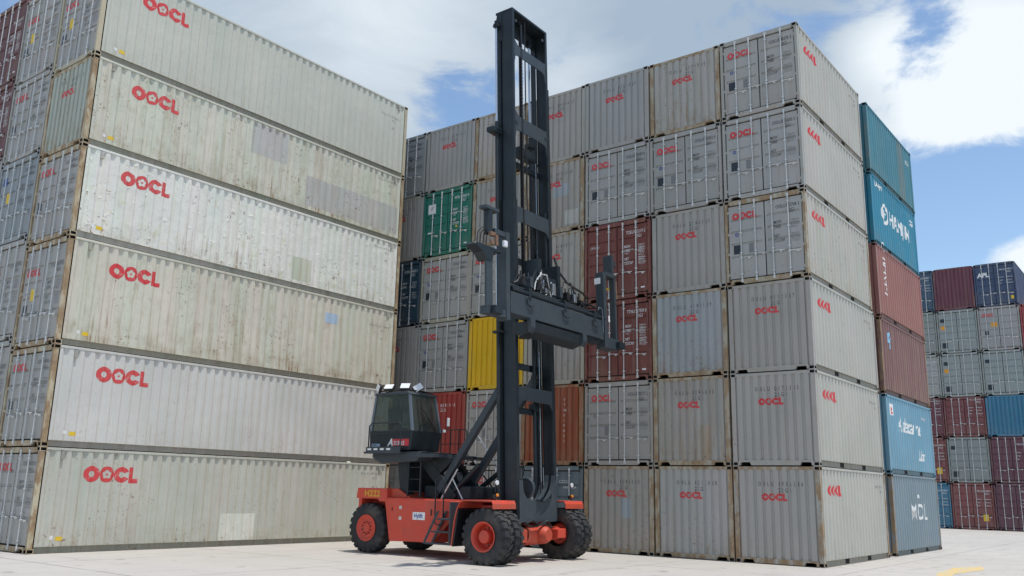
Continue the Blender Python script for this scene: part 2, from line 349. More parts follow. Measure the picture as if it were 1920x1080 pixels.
# ------------------------------------------------------------------ containers
WID = 2.438; WH = WID/2
def side_prof(Lc):
    n = 20 if Lc < 8 else 42; a, b_ = -Lc/2+.17, Lc/2-.17; p = (b_-a)/n; pts = [(a, .012)]
    for i in range(n):
        x = a+i*p; pts += [(x+p*.27, .012), (x+p*.46, .048), (x+p*.73, .048), (x+p*.92, .012)]
    pts += [(b_, .012)]; return pts
def end_prof():
    n = 9; a, b_ = -1.08, 1.08; p = (b_-a)/n; pts = [(a, .055)]
    for i in range(n):
        x = a+i*p; pts += [(x+p*.13, .055), (x+p*.21, .012), (x+p*.79, .012), (x+p*.87, .055)]
    pts += [(b_, .055)]; return pts
DOOR_D = .045            # depth of the door skin behind the corner posts
def sheet(prof, z0, z1, fn):
    mb = MB(); n_ = len(prof); mb.add([fn(u, d, z0) for u, d in prof]+[fn(u, d, z1) for u, d in prof], [(i, i+1, n_+i+1, n_+i) for i in range(n_-1)]); return mb
_cm = {}
def cmesh(key, make):
    if key not in _cm: _cm[key] = make()
    return _cm[key]
def frame_mesh(Lc, H, door, sx):
    m = MB(); a = Lc/2
    for _ in (0,):
        pw = .085 if (sx < 0 and door) else .13
        for sy in (-1, 1):
            x0, x1 = sorted((sx*a, sx*(a-.14))); y0, y1 = sorted((sy*(WH-.004), sy*(WH-pw-.004)))
            m.box(x0+.004*(sx < 0), x1-.004*(sx > 0), y0, y1, .118, H-.118, .008)
        x0, x1 = sorted((sx*(a-.004), sx*(a-.10)))
        m.box(x0, x1, -WH+.165, WH-.165, H-(.15 if door else .10), H-.014, .006)               # header
        # sill with a fork notch near each casting
        y = WH-.165; s_ = [(-y, .02), (-y, .155), (y, .155), (y, .02), (y-.05, .02), (y-.05, .075), (y-.09, .105), (y-.33, .105), (y-.37, .02), (-y+.37, .02), (-y+.33, .105), (-y+.09, .105), (-y+.05, .075), (-y+.05, .02)]
        m.prism(s_, 'x', x0, x1)
    return m.mesh('end_frame')
def toprail_mesh(Lc, H, sy):
    m = MB(); a = Lc/2; y0, y1 = sorted((sy*(WH-.002), sy*(WH-.062))); m.box(-a+.18, a-.18, y0, y1, H-.075, H-.012, .005); return m.mesh('top_rail')
def vent_mesh(Lc, H, sx):
    m = MB(); x = sx*(Lc/2-.17-(.42 if sx < 0 else .30)); y = -WH-.010
    m.box(x-.045, x+.045, -WH-.012, -WH+.05, H-.30, H-.095, .008); return m.mesh('ventilator')
def rail_mesh(Lc, sy):
    m = MB(); a = Lc/2-.18; segs = [(-a, a)]
    if Lc < 8: segs = [(-a, -1.21), (-.85, .85), (1.21, a)]
    for _ in (0,):
        for p, q in segs:
            y0, y1 = sorted((sy*(WH-.045), sy*(WH-.055))); m.box(p, q, y0, y1, .02, .158)
        y0, y1 = sorted((sy*(WH-.008), sy*(WH-.055))); m.box(-a, a, y0, y1, .158, .166); m.box(-a, a, y0+(.02 if sy < 0 else 0), y1-(.02 if sy > 0 else 0), .012, .02)
    return m.mesh('bottom_rail')
def pocket_mesh(cx):
    m = MB()
    for _ in (0,): m.box(cx-.18, cx+.18, -WH+.06, WH-.06, .021, .150)  # solid box, its black colour stands for the pocket's inner shade
    return m.mesh('fork_pocket')
def casting_mesh(sx, sy, sz, Lc, H):
    m = MB(); x0, x1 = sorted((sx*Lc/2, sx*(Lc/2-.178))); y0, y1 = sorted((sy*WH, sy*(WH-.162))); z0, z1 = (H-.118, H) if sz > 0 else (0, .118)
    bm = bmesh.new(); bmesh.ops.create_cube(bm, size=1); bmesh.ops.scale(bm, vec=(x1-x0, y1-y0, z1-z0), verts=bm.verts); bmesh.ops.translate(bm, vec=((x0+x1)/2, (y0+y1)/2, (z0+z1)/2), verts=bm.verts)
    # recessed hand hole on the end face and on the side face
    for nx, ny in ((sx, 0), (0, sy)):
        f = max(bm.faces, key=lambda f: f.normal.x*nx*f.calc_area()*100+f.normal.y*ny*f.calc_area()*100 if (abs(f.normal.x*nx)+abs(f.normal.y*ny)) > .9 else -9)
        r = bmesh.ops.inset_region(bm, faces=[f], thickness=.028, depth=0); r2 = bmesh.ops.inset_region(bm, faces=[f], thickness=.004, depth=-.045); f.material_index = 1
        for g_ in r2['faces']: g_.material_index = 1
    vi = {}; me = bpy.data.meshes.new('corner_casting'); bm.to_mesh(me); bm.free()
    me.materials.append(M['frame_fair']); me.materials.append(M['hole']); return me
def door_mesh(s, H):
    """s=-1: leaf at the viewer's left (+y)"""
    m = MB(); y0, y1 = (.018, 1.100) if s < 0 else (-1.100, -.018); z0, z1 = .195, H-.185; d = .055; ys = sorted((y0, y1)); X = lambda q: q
    # z profile: flat panels with shallow troughs between
    hh = z1-z0; cuts = [z0+hh*f for f in (.30, .475, .645, .81)]; b0 = .085
    pr = [(z0, 0), (z0+b0, 0)]
    for c_ in cuts: pr += [(c_-.045, 0), (c_-.030, .030), (c_+.018, .030), (c_+.024, 0)]
    pr += [(z1-b0, 0), (z1, 0)]
    ia, ib = ys[0]+.07, ys[1]-.07
    vs = []; n_ = len(pr)
    for y in (ia, ib): vs += [(q, y, z) for z, q in pr]
    m.add(vs, [(i, i+1, n_+i+1, n_+i) for i in range(n_-1)])
    m.box(-.004, .05, ys[0], ia, z0, z1); m.box(-.004, .05, ib, ys[1], z0, z1)
    m.box(-.003, .05, ia, ib, z0-.001, z0+.05); m.box(-.003, .05, ia, ib, z1-.05, z1+.001)
    return m
def hinge_mb(s, H):
    m = MB(); yo = 1.100*(-s)
    for z in (.32, .95, 1.55, H-.36):
        y0, y1 = sorted((yo, yo+.075*(-s))); m.box(-.022, .012, y0-.03*(s > 0)*0, y1, z-.035, z+.035); m.tube([(-.02, yo+.055*(-s), z-.05), (-.02, yo+.055*(-s), z+.05)], .016, 6)
    return m
def bar_mb(y, H):
    m = MB(); m.tube([(-.052, y, .075), (-.052, y, H-.075)], .0165, 8)
    for z in (.10, H-.11): m.box(-.068, -.012, y-.032, y+.032, z-.04, z+.04, .006)
    for z in (.30, .95, 1.55, H-.30): m.box(-.072, -.006, y-.034, y+.034, z-.018, z+.018)
    for z in (.17, H-.19): m.tube([(-.052, y, z-.05), (-.052, y, z+.05)], .025, 8)
    return m
def handle_mb(y, s, z=.78):
    m = MB(); m.tube([(-.052, y, z), (-.078, y+s*.05, z+.004), (-.080, y+s*.34, z-.012)], .011, 6); m.box(-.085, -.006, y+s*.24-.03, y+s*.24+.03, z-.055, z-.02); m.box(-.07, -.03, y-.03, y+.03, z-.03, z+.03)
    return m
def shift(mb, Lc):
    mb.v = [(x-Lc/2+DOOR_D, y, z) for x, y, z in mb.v]; return mb
def mark(C, key, poly, face, Lc, H, mat, z=0, name='lettering', label=None):
    """a painted mark or label on the container C"""
    def mk():
        prof = side_prof(Lc) if face == 'side' else (end_prof() if face == 'end' else None)
        return drape(poly() if callable(poly) else poly, prof, face, (Lc/2-(DOOR_D if face == 'door' else 0), WH), .0015 if name == 'paint_patch' else (.006 if face == 'door' else .003))
    me = cmesh((key, face, Lc), mk)
    if not me.materials: me.materials.append(mat)
    return link(name, me, C, mat, label=label)
def container(x, y, z, Lc, H, kind, col, label, group, fcol=None, wear='fair', rust=None, logo=None, serial=None, far=False, ink='ink', extra=None, jit=True, sidecol=None, cat='shipping container'):
    """x, y, z: its lower corner nearest -x -y; kind D doors / B ribbed blank end towards -x"""
    door = kind == 'D'; C = empty('shipping_container', (x+Lc/2, y+WH, z), label, cat, group)
    rnd = random.Random(int(x*31+y*97+z*13)); j = 1+(rnd.uniform(-.07, .07) if jit else 0); hj = rnd.uniform(-.035, .035) if jit else 0; j *= 1+(rnd.uniform(-.05, .05) if jit else 0); col = (col[0]*j*(1+hj), col[1]*j, col[2]*j*(1-hj)); fcol = fcol or col
    sidecol = sidecol or col
    if jit and not far: C.location.y += rnd.uniform(-.015, .015); C.location.x += rnd.uniform(-.05, .015); C.rotation_euler.z = R(rnd.uniform(-.12, .12))
    rust = rust if rust is not None else wear != 'fair'
    pm = M['paint_'+wear]; fm = M['frame_rust' if rust else 'frame_fair']
    for sx in (-1, 1): link('end_frame', cmesh(('frame', Lc, H, door, sx), lambda: frame_mesh(Lc, H, door, sx)), C, fm, fcol)
    for sy in (-1, 1): link('bottom_rail', cmesh(('rail', Lc, sy), lambda: rail_mesh(Lc, sy)), C, M['floor_rail'], tuple(.52*c_*k_ for c_, k_ in zip(sidecol, (1.04, 1, .93))))  # side colour darkened, the shade below the overhanging panel painted in
    for sy in (-1, 1): link('top_rail', cmesh(('tr', Lc, H, sy), lambda: toprail_mesh(Lc, H, sy)), C, M['frame_rail'], sidecol)
    if Lc > 8 and not far and y < 15:
        for sx in (-1, 1): link('ventilator', cmesh(('vent', Lc, H, sx), lambda: vent_mesh(Lc, H, sx)), C, M['frame_fair'], tuple(.6*c_ for c_ in sidecol))
    if Lc < 8: [link('fork_pocket', cmesh(('pocket', cx), lambda: pocket_mesh(cx)), C, M['hole']) for cx in (-1.03, 1.03)]
    for sx in (-1, 1):
        for sy in (-1, 1):
            for sz in (-1, 1):
                if far and (sx > 0 or sz > 0): continue
                o = link('corner_casting', cmesh(('cast', sx, sy, sz, Lc, H), lambda: casting_mesh(sx, sy, sz, Lc, H)), C)
                o.material_slots[0].link = 'OBJECT'; o.material_slots[0].material = fm; o.color = (*fcol, 1)
    pr = side_prof(Lc)
    for sy in (-1, 1):
        link('side_panel', cmesh(('side', Lc, H, sy), lambda: sheet(pr, .162, H-.06, lambda u, d, zz: (u, sy*(WH-d), zz)).mesh('side_panel')), C, pm, sidecol)
    link('roof_panel', cmesh(('roof', Lc, H), lambda: MB().box(-Lc/2+.05, Lc/2-.05, -WH+.05, WH-.05, H-.040, H-.022).mesh('roof_panel')), C, pm, col)
    link('floor_panel', cmesh(('floor', Lc, H), lambda: MB().box(-Lc/2+.08, Lc/2-.08, -WH+.066, WH-.066, .1505, .17).mesh('floor_panel')), C, M['floor_rail'], (.12, .10, .08))
    ep = end_prof()
    for sx in ((-1, 1) if not door else (1,)):
        link('end_panel', cmesh(('end', Lc, H, sx), lambda: sheet(ep, .15, H-.095, lambda u, d, zz: (sx*(Lc/2-d), -sx*-u if sx > 0 else -u, zz)).mesh('end_panel')), C, pm, col)
    if door:
        link('door_seal', cmesh(('seal', Lc, H), lambda: MB().box(-Lc/2+DOOR_D+.035, -Lc/2+DOOR_D+.06, -1.14, 1.14, .155, H-.15).mesh('door_seal')), C, M['black'])
        for s in (-1, 1):
            d = link('door', cmesh(('door', Lc, H, s), lambda: shift(door_mesh(s, H), Lc).mesh('door')), C, M['paint_door'], col)
            link('hinge', cmesh(('hinge', Lc, H, s), lambda: shift(hinge_mb(s, H), Lc).mesh('hinge')), d, M['frame_fair'], tuple(min(.7, c_*1.25) for c_ in fcol))
            for q in ((.30, .86) if s < 0 else (-.24, -.72)):
                yb = q if s > 0 else {.30: .28, .86: .72}[q]
                link('locking_bar', cmesh(('bar', Lc, H, yb), lambda: shift(bar_mb(yb, H), Lc).mesh('locking_bar', smooth=40)), d, M['galv'])
            for yb, dr in (((.72, -1), (.28, -1)) if s < 0 else ((-.24, -1), (-.72, -1))):
                link('door_handle', cmesh(('handle', Lc, yb, dr), lambda: shift(handle_mb(yb, dr, .86 if abs(yb) < .5 else .80), Lc).mesh('door_handle', smooth=40)), d, M['galv'])
    if logo == 'flower':
        if door: mark(C, 'doorlogo', lambda: place(LOGO, -.99, H*0+1.98, .215), 'door', Lc, H, M['logo_red'], name='company_logo')
        else: mark(C, 'endlogo', lambda: place(LOGO, -.42, 1.66, .205), 'end', Lc, H, M['logo_red'], name='company_logo')
    ik = M[ink]
    if serial:
        pre, num = serial.split(' ', 1); code = '22G1' if Lc < 8 else '42G1'
        if door:
            for key_, s_, x_, z_ in (('a', pre, .34, 2.12), ('b', num, .64, 2.12), ('c', code, .68, 1.97)): mark(C, 'ds'+s_+key_, lambda: place(T2(s_, .15, bold=.001, sx=.70), x_, z_), 'door', Lc, H, ik, name='serial_number')
        else:
            for key_, s_, x_, z_, w_ in (('a', pre, -.50, 2.06, 1.9), ('b', num.replace(' ', ''), .06, 2.06, 2.15), ('c', code, .06, 1.89, 1.9)): mark(C, 'es'+s_+key_, lambda: place(T2(s_, .16, space=w_, sx=.62, bold=.001), x_, z_), 'end', Lc, H, ik, name='serial_number')
    if door and not far and serial:
        for s_, z_ in (('MGW', 1.67), ('TARE', 1.53), ('NET', 1.26), ('CU.CAP', 1.12)): mark(C, 'mgw'+s_, lambda: place(T2(s_, .13, bold=.001, sx=.68), .27, z_), 'door', Lc, H, ik, name='weight_lettering')
        sm = lambda: join2(*[place(T2(s_, .066, sx=.85), .77, zz) for s_, zz in (('30480 KG', 1.70), ('67200 LB', 1.63), ('2220 KG', 1.56), ('4890 LB', 1.49), ('28260 KG', 1.29), ('62310 LB', 1.22), ('33.2 CU.M', 1.15), ('1172 CU.F', 1.08))])
        mark(C, 'small', sm, 'door', Lc, H, M['ink_faint'] if ink == 'ink' else ik, name='weight_table')
    if extra: extra(C, Lc, H)
    return C
GREY = (.385, .375, .36); CREAM = (.49, .50, .455)  # same paint twice: greyer for shaded ends, paler for sunlit sides
def plates(dark=True, orange=False, pale=True, ring_=True):
    def f(C, Lc, H):
        if ring_: mark(C, 'ringmark', lambda: ring(-.86, 1.52, .055, .028, 14), 'door', Lc, H, M['sign_blue'] if dark else M['ink_faint'], name='round_mark')
        if dark: mark(C, 'darkplate', lambda: rect(-.97, .93, -.73, 1.20), 'door', Lc, H, M['plate_dark'], name='id_plate')
        if pale: mark(C, 'paleplate', lambda: rect(-.50, .93, -.36, 1.20), 'door', Lc, H, M['ink_faint'], name='id_plate')
        if orange: mark(C, 'orange', lambda: rect(-.62, 1.30, -.42, 1.62), 'door', Lc, H, M['yellow'], name='warning_label')
    return f
def side_logo(u, z, s, key):
    return lambda C, Lc, H: mark(C, key, lambda: place(LOGO, u, z, s), 'side', Lc, H, M['logo_red'], name='company_logo')
def multi(*fs):
    def f(C, Lc, H):
        for q in fs:
            if q: q(C, Lc, H)
    return f
TIER = ['ground', 'second', 'third', 'fourth', 'fifth', 'top']

# --- the long wall of 20 ft boxes to the right
WCOL = ['corner column of long wall', 'second column from corner', 'third column from corner', 'fourth column, behind mast', 'fifth column, left of mast', 'sixth column, above the cab', 'last column beside long boxes']
RED = (.32, .045, .035); MAROON = (.19, .055, .046); GREEN = (.012, .16, .118); NAVY = (.02, .06, .10); YEL = (.76, .47, .008); RUSTY = (.33, .085, .035); SLATE = (.13, .17, .19)
def label_small(C, Lc, H): mark(C, 'smallwhite', lambda: rect(.86, .30, 1.0, .35), 'door', Lc, H, M['white_ink'], name='label')
def white_rows(C, Lc, H):
    mark(C, 'rowsw', lambda: join2(*[place(T2(s_, .062), x_, z_) for s_, x_, z_ in (('MAX.GROSS', .27, 1.58), ('TARE', .27, 1.46), ('NET', .27, 1.30), ('CU.CAP.', .27, 1.18), ('30480 KG', .78, 1.60), ('67200 LB', .78, 1.53), ('2180 KG', .78, 1.44), ('4810 LB', .78, 1.37), ('28300 KG', .78, 1.28), ('62390 LB', .78, 1.21), ('33.1 CU.M', .78, 1.12))]), 'door', Lc, H, M['white_ink'], name='weight_table')
    label_small(C, Lc, H)
def xt_maroon(C, Lc, H):
    white_rows(C, Lc, H); mark(C, 'cpt', lambda: place(T2('CPTCES', .10, shear=.3), -1.02, 1.80), 'door', Lc, H, M['white_ink'], name='lettering')
def xt_vert(C, Lc, H): mark(C, 'vert', lambda: join2(*[place(T2(ch, .12), .48, 2.05-.165*i) for i, ch in enumerate('TTN0190?1'.replace('?', '2'))]), 'end', Lc, H, M['white_ink'], name='lettering')
def xt_cai(C, Lc, H):
    mark(C, 'cai', lambda: place(T2('CAI', .34, bold=.02), -1.0, 1.86), 'door', Lc, H, M['white_ink'], name='lettering')
    mark(C, 'cais', lambda: join2(place(T2('CZZU', .125, space=1.1), .30, 2.05), place(T2('144 4704', .125, space=1.1), .44, 1.87)), 'door', Lc, H, M['white_ink'], name='serial_number')
def xt_green(C, Lc, H):
    mark(C, 'gsq', lambda: rect(-1.0, 1.72, -.62, 2.10), 'door', Lc, H, M['sign'], name='label'); mark(C, 'gsq2', lambda: place(T2('K', .26, shear=.4), -.90, 1.84), 'door', Lc, H, M['ink_faint'], name='lettering').location = (-.003, 0, 0)
    mark(C, 'gyl', lambda: rect(.42, 1.00, .50, 1.08), 'door', Lc, H, M['yellow'], name='label'); mark(C, 'gwl', lambda: rect(-.98, .93, -.74, .99), 'door', Lc, H, M['white_ink'], name='label'); white_rows(C, Lc, H)
def xt_redser(C, Lc, H): pass
def patch(key, x0, z0, x1, z1, mat, face='end'):
    return lambda C, Lc, H: mark(C, key, lambda: rect(x0, z0, x1, z1), face, Lc, H, M[mat], name='paint_patch')
rowsA = {
 0: [('B', 'grey', 'OOLU 193628 6', 'fair', None), ('B', 'grey', 'OOLU 017331 5', 'fair', None), ('B', 'grey', 'OOLU 011230 7', 'fair', None), ('D', 'grey', 'OOLU 122704 3', 'worn', plates()), ('D', 'grey', 'OOLU 035830 5', 'fair', plates()), ('D', 'grey', 'OOLU 088270 3', 'fair', plates())],
 1: [('B', 'grey', 'OOLU 121106 8', 'worn', None), ('B', 'grey', 'OOLU 324460 0', 'rough', multi(patch('brownpatch', .30, .15, .62, 1.15, 'patch_brown'), None)), ('B', 'bluegrey', 'OOLU 110010 9', 'worn', None), ('B', 'grey', 'OOLU 210832 3', 'fair', None), ('D', 'grey', 'OOLU 042052 6', 'fair', plates()), ('B', 'grey', 'OOLU 127493 0', 'rough', None)],
 2: [('B', 'grey', 'OOLU 120838 3', 'worn', patch('bluep', .10, 1.05, .45, 1.62, 'patch_blue')), ('D', 'grey', 'OOLU 038277 2', 'fair', plates(dark=False, ring_=True)), ('D', MAROON, 'TTNU 327929 0', 'fair', white_rows), ('D', MAROON, 'TCKU 052119 2', 'fair', xt_maroon), ('D', 'grey', 'OOLU 022097 6', 'fair', plates(ring_=False)), ('B', 'grey', 'OOLU 122648 2', 'fair', None)],
 3: [('D', SLATE, None, 'fair', xt_cai), ('B', RUSTY, None, 'worn', xt_vert), ('B', 'grey', 'OOLU 151204 3', 'worn', None), ('B', 'grey', 'OOLU 128389 7', 'worn', None), ('B', 'grey', 'OOLU 145462 0', 'worn', multi(patch('bl3', -.05, 1.30, .60, 1.75, 'patch_blue'), patch('gr3', .45, .25, 1.0, .75, 'patch_grey'))), ('B', 'grey', 'OOLU 045462 2', 'fair', None)],
 4: [('D', 'grey', 'OOLU 031876 1', 'fair', plates()), ('D', 'grey', 'OOLU 062144 8', 'fair', plates(dark=False)), ('B', YEL, None, 'fair', None), ('D', 'grey', 'OOLU 073015 4', 'fair', plates()), ('B', 'grey', 'OOLU 022413 9', 'worn', None), ('B', 'grey', 'OOLU 118252 5', 'rough', patch('tan4', -1.0, .15, .2, .85, 'patch_tan'))],
 5: [('B', 'grey', 'OOLU 116520 8', 'fair', None), ('B', RED, 'TTNU 838504 8', 'fair', None), ('D', 'grey', 'OOLU 027894 8', 'fair', plates()), ('D', 'grey', 'OOLU 074304 1', 'worn', plates()), ('D', GREEN, 'MTSU 135007 8', 'fair', xt_green), ('B', 'grey', 'OOLU 129045 3', 'fair', None)],
 6: [('B', 'grey', 'OOLU 116920 2', 'fair', None), ('D', 'grey', 'OOLU 036612 4', 'fair', None), ('B', 'grey', 'OOLU 120276 5', 'fair', None), ('D', NAVY, 'ECMU 146022 1', 'fair', None), ('B', 'grey', 'OOLU 111402 6', 'fair', None), ('D', 'bluegrey', 'OOLU 087480 1', 'fair', plates(dark=False))],
}
M['patch_brown'] = paint('repair paint brown', color=(.38, .32, .26), rust=.2, streak=.6, chips=.9, low=.5)
M['patch_tan'] = paint('repair paint tan', color=(.42, .38, .33), rust=.2, streak=.5, chips=.9, low=.5)
names = {str(MAROON): 'maroon', str(SLATE): 'slate blue', str(RUSTY): 'rusty brown', str(YEL): 'yellow', str(RED): 'red', str(GREEN): 'green', str(NAVY): 'navy blue'}
PIT = 2.4773
for k, rows in rowsA.items():
    for r_, (kd, colr, ser, wear, ex) in enumerate(rows):
        isg = isinstance(colr, str); c_ = {'grey': GREY, 'bluegrey': (.345, .37, .385)}[colr] if isg else colr
        look = ('grey' if colr == 'grey' else 'bluish grey') if isg else names[str(colr)]
        look += {'fair': '', 'worn': ' weathered', 'rough': ' rust stained'}[wear]
        lab = f"{look} container, {'closed doors' if kd == 'D' else 'ribbed end'} outward, {TIER[r_]} tier, {WCOL[k]}"
        sd = side_logo(-6.058/2+.66, 1.82, .30, 'slogo20') if (k == 0) else None
        if k == 0: ex = multi(ex, sd, lambda C, Lc, H: mark(C, 'sser20', lambda: join2(place(T2('OOLU 1287', .11, space=1.2), 1.95, 2.10), place(T2('22G1', .11), 2.35, 1.95)), 'side', Lc, H, M['ink_faint'], name='serial_number'))
        container(0, k*PIT, r_*2.591, 6.058, 2.591, kd, c_, lab, 'containers of the long wall behind the handler', wear=wear, rust=(k, r_) in ((0, 0), (0, 3), (1, 0), (1, 1), (1, 2), (1, 5), (2, 0), (3, 1), (3, 3), (3, 4), (4, 4), (4, 5)), logo='flower' if isg else None, serial=ser, ink='ink' if isg else 'white_ink', extra=ex,
                  sidecol=(.46, .455, .42) if k == 0 and isg else None, fcol=(.42, .40, .33) if isg and wear != 'fair' else None)  # corner column's side set paler than its ends, sunlight put into the colour

# --- the pale 40 ft boxes to the left, long side to the camera
LX, LY = -13.314, 14.867
def u40(x): return x-12.192/2
SER40 = ['OOLU 147201 8', 'OOLU 140926 3', 'OOLU 201534 0', 'OOLU 147436 5', 'OOLU 142279 8', 'OOLU 142085 6']
def left_side(i):
    def f(C, Lc, H):
        side_logo(u40(1.2), 1.74 if H < 2.7 else 1.98, .425, f'slogo40{H}')(C, Lc, H)
        a, b_ = SER40[i].split(' ', 1)
        mark(C, 'ser40'+str(i), lambda: join2(place(T2(a, .11, space=1.3), u40(10.85), 2.20), place(T2(b_, .11, space=1.3), u40(11.3), 2.20), place(T2('42G1', .10, space=1.2), u40(11.4), 2.05), place(T2('45', .11), u40(11.4), 1.75)), 'side', Lc, H, M['ink_faint'], name='serial_number')
        mark(C, 'lbl40', lambda: rect(u40(.68), .30, u40(.86), .40), 'side', Lc, H, M['yellow'], name='label')
        mark(C, 'lbl40w', lambda: rect(u40(.52), .33, u40(.62), .42), 'side', Lc, H, M['white_ink'], name='label')
        for q in {0: [patch('p0', u40(5.42), .17, u40(6.62), .93, 'patch_pale', 'side')],
                  2: [],
                  3: [patch('p3', u40(7.27), .28, u40(8.06), 1.05, 'patch_green', 'side')],
                  4: [patch('p4', u40(7.58), .32, u40(11.95), 1.35, 'patch_grey', 'side'), patch('p4b', u40(5.30), 1.45, u40(6.72), 2.45, 'patch_grey', 'side')],
                  5: []}.get(i, []): q(C, Lc, H)
        if i == 2: mark(C, 'bluel', lambda: rect(u40(8.83), 1.98, u40(9.38), 2.32), 'side', Lc, H, M['label_blue'], name='label')
    return f
hts = {0: [2.591, 2.591, 2.896, 2.591, 2.591, 2.896], 1: [2.591, 2.896, 2.896, 2.591, 2.591, 2.896], 2: [2.896, 2.896, 2.896, 2.591, 2.591, 2.896]}
CR = [(.51, .515, .465), (.61, .605, .585), (.625, .61, .535), (.75, .755, .72), (.60, .605, .53), (.545, .55, .49)]  # tier tints, raised above the GREY ends to paint in the sun
LWEAR = ['worn', 'fair', 'rough', 'blister', 'rough', 'fair']
LLOOK = ['with a pale repair patch low on its side', 'with a clean pale grey side', 'with yellowed streaks and a small blue label', 'with the whitest, peeling side', 'with large grey repaint patches', 'with clean greenish side, against the sky']
LCOLS = ['', 'second column from the long sides', 'outer left column']
for k in range(3):
    z = 0
    for r_ in range(6):
        H = hts[k][r_]; kd = 'B' if (k == 0 and r_ == 4) else 'D'
        col = CR[r_] if k == 0 else GREY
        if k == 0: lab = f"long cream container {LLOOK[r_]}, {TIER[r_]} tier"
        else: lab = f"grey long container seen door end on, {TIER[r_]} tier, {LCOLS[k]}"
        lg = 'flower'; ser = SER40[r_]; ink = 'ink_faint'; ex = plates(orange=(r_ in (2, 5)), dark=r_ not in (0,))
        if k == 2 and r_ >= 4: col = (.15, .062, .06); lab = f"maroon long container seen by its door end, {TIER[r_]} tier, outer left column"; lg = None; ser = 'TRLU 426150 2'; ink = 'white_ink'; ex = white_rows
        if k == 1 and r_ == 3: col = (.28, .31, .33); lab = lab.replace('grey', 'blue grey', 1); lg = None; ex = multi(patch('shield', -.98, 1.90, -.72, 2.15, 'sign_blue_p', 'door'), plates(orange=True, dark=False))
        if kd == 'B': ex = None
        M.setdefault('sign_blue_p', M['sign_blue'])
        if k == 0: ex = multi(ex, left_side(r_))
        container(LX, LY+k*PIT, z, 12.192, H, kd, GREY if k == 0 and r_ not in (4,) else ((.42, .44, .39) if k == 0 else col), lab, 'long containers stacked at the left', fcol=(.50, .45, .33) if k == 0 else None, wear=LWEAR[r_] if k == 0 else 'fair', rust=(k == 0 and r_ != 5), logo=lg, serial=ser, extra=ex, ink=ink, jit=False, sidecol=col)
        z += H+.004

# --- the short coloured stack past the wall's corner
def wtext(key, s, size, u, z, **k):
    nm = k.pop('name', 'lettering'); rot = k.pop('rot', 0); mt = k.pop('mat', 'white_ink')
    return lambda C, Lc, H: mark(C, key, lambda: place(T2(s, size, **k), u, z, 1, rot), 'side', Lc, H, M[mt], name=nm)
def u20(x): return x-6.80-3.029
M['teal_p'] = M['patch_grey']
M['patch_dull'] = paint('repair paint dull', color=(.12, .20, .22), rust=.1, streak=.4, chips=.5, low=.3)
BX = [
 ('B', (.20, .255, .29), 'blue grey container with big white letters, ground tier beside the wall corner', multi(wtext('mol', 'MOL', .78, u20(8.95), 1.10, bold=.012, sx=1.35), patch('mold', u20(10.02), 1.83, u20(10.14), 1.95, 'white_ink', 'side'))),
 ('B', (.16, .33, .45), 'light blue container with white script lettering, second tier beside the wall corner', multi(wtext('ad1', 'Adecar ne', .72, u20(8.15), 1.45, bold=.012, shear=.25), wtext('ad2', 'Lins', .55, u20(10.6), .55, bold=.010, shear=.25), patch('adst', u20(7.22), 1.92, u20(7.72), 2.30, 'sign', 'side'), lambda C, Lc, H: setattr(mark(C, 'adst2', lambda: place(T2('2', .3, bold=.02), u20(7.36), 1.99), 'side', Lc, H, M['logo_red'], name='lettering'), 'location', (0, -.003, 0)), wtext('ad3', 'TCKU 3275', .13, u20(11.3), 2.05))),
 ('B', (.215, .105, .10), 'plum red container with one small light blue mark, third tier beside the wall corner', lambda C, Lc, H: mark(C, 'bmk', lambda: join2(ring(u20(7.86), 2.00, .20, .07, 18), rect(u20(7.80), 1.62, u20(7.92), 1.79)), 'side', Lc, H, M['cyan'], name='emblem')),
 ('B', (.33, .14, .12), 'brick red container with upright white letters, fourth tier beside the wall corner', wtext('gs', 'GESEACO', .44, u20(7.98), .85, rot=R(90), shear=.3, bold=.008)),
 ('B', (.035, .23, .34), 'bright blue container with white letters and round emblem, fifth tier beside the wall corner', multi(wtext('hj', 'HANJIN', .72, u20(8.95), 1.18, bold=.02, sx=1.15), lambda C, Lc, H: mark(C, 'hjl', lambda: join2(ring(u20(8.42), 1.42, .40, .27, 26), place(T2('H', .42, bold=.02), u20(8.26), 1.28)), 'side', Lc, H, M['white_ink'], name='emblem'), wtext('hj2', 'HANJIN', .26, u20(7.3), 2.24, bold=.01), wtext('hj3', '22G1', .30, u20(11.9), 1.95, bold=.01))),
 ('B', (.065, .215, .27), 'teal container with a dull repainted strip, top tier beside wall corner', multi(patch('dull', u20(10.7), .17, u20(11.7), 2.52, 'patch_dull', 'side'), wtext('tl', '22G1', .22, u20(12.0), 1.9)))]
M['cyan'] = plain('light blue marking paint', (.25, .55, .75), .5)
for r_, (kd, c_, lab, ex) in enumerate(BX):
    container(6.80, -.014, r_*2.591, 6.058, 2.591, kd, c_, lab, 'coloured containers beside the wall corner', wear='fair' if r_ != 2 else 'worn', extra=ex, rust=r_ in (0, 2), fcol=None)

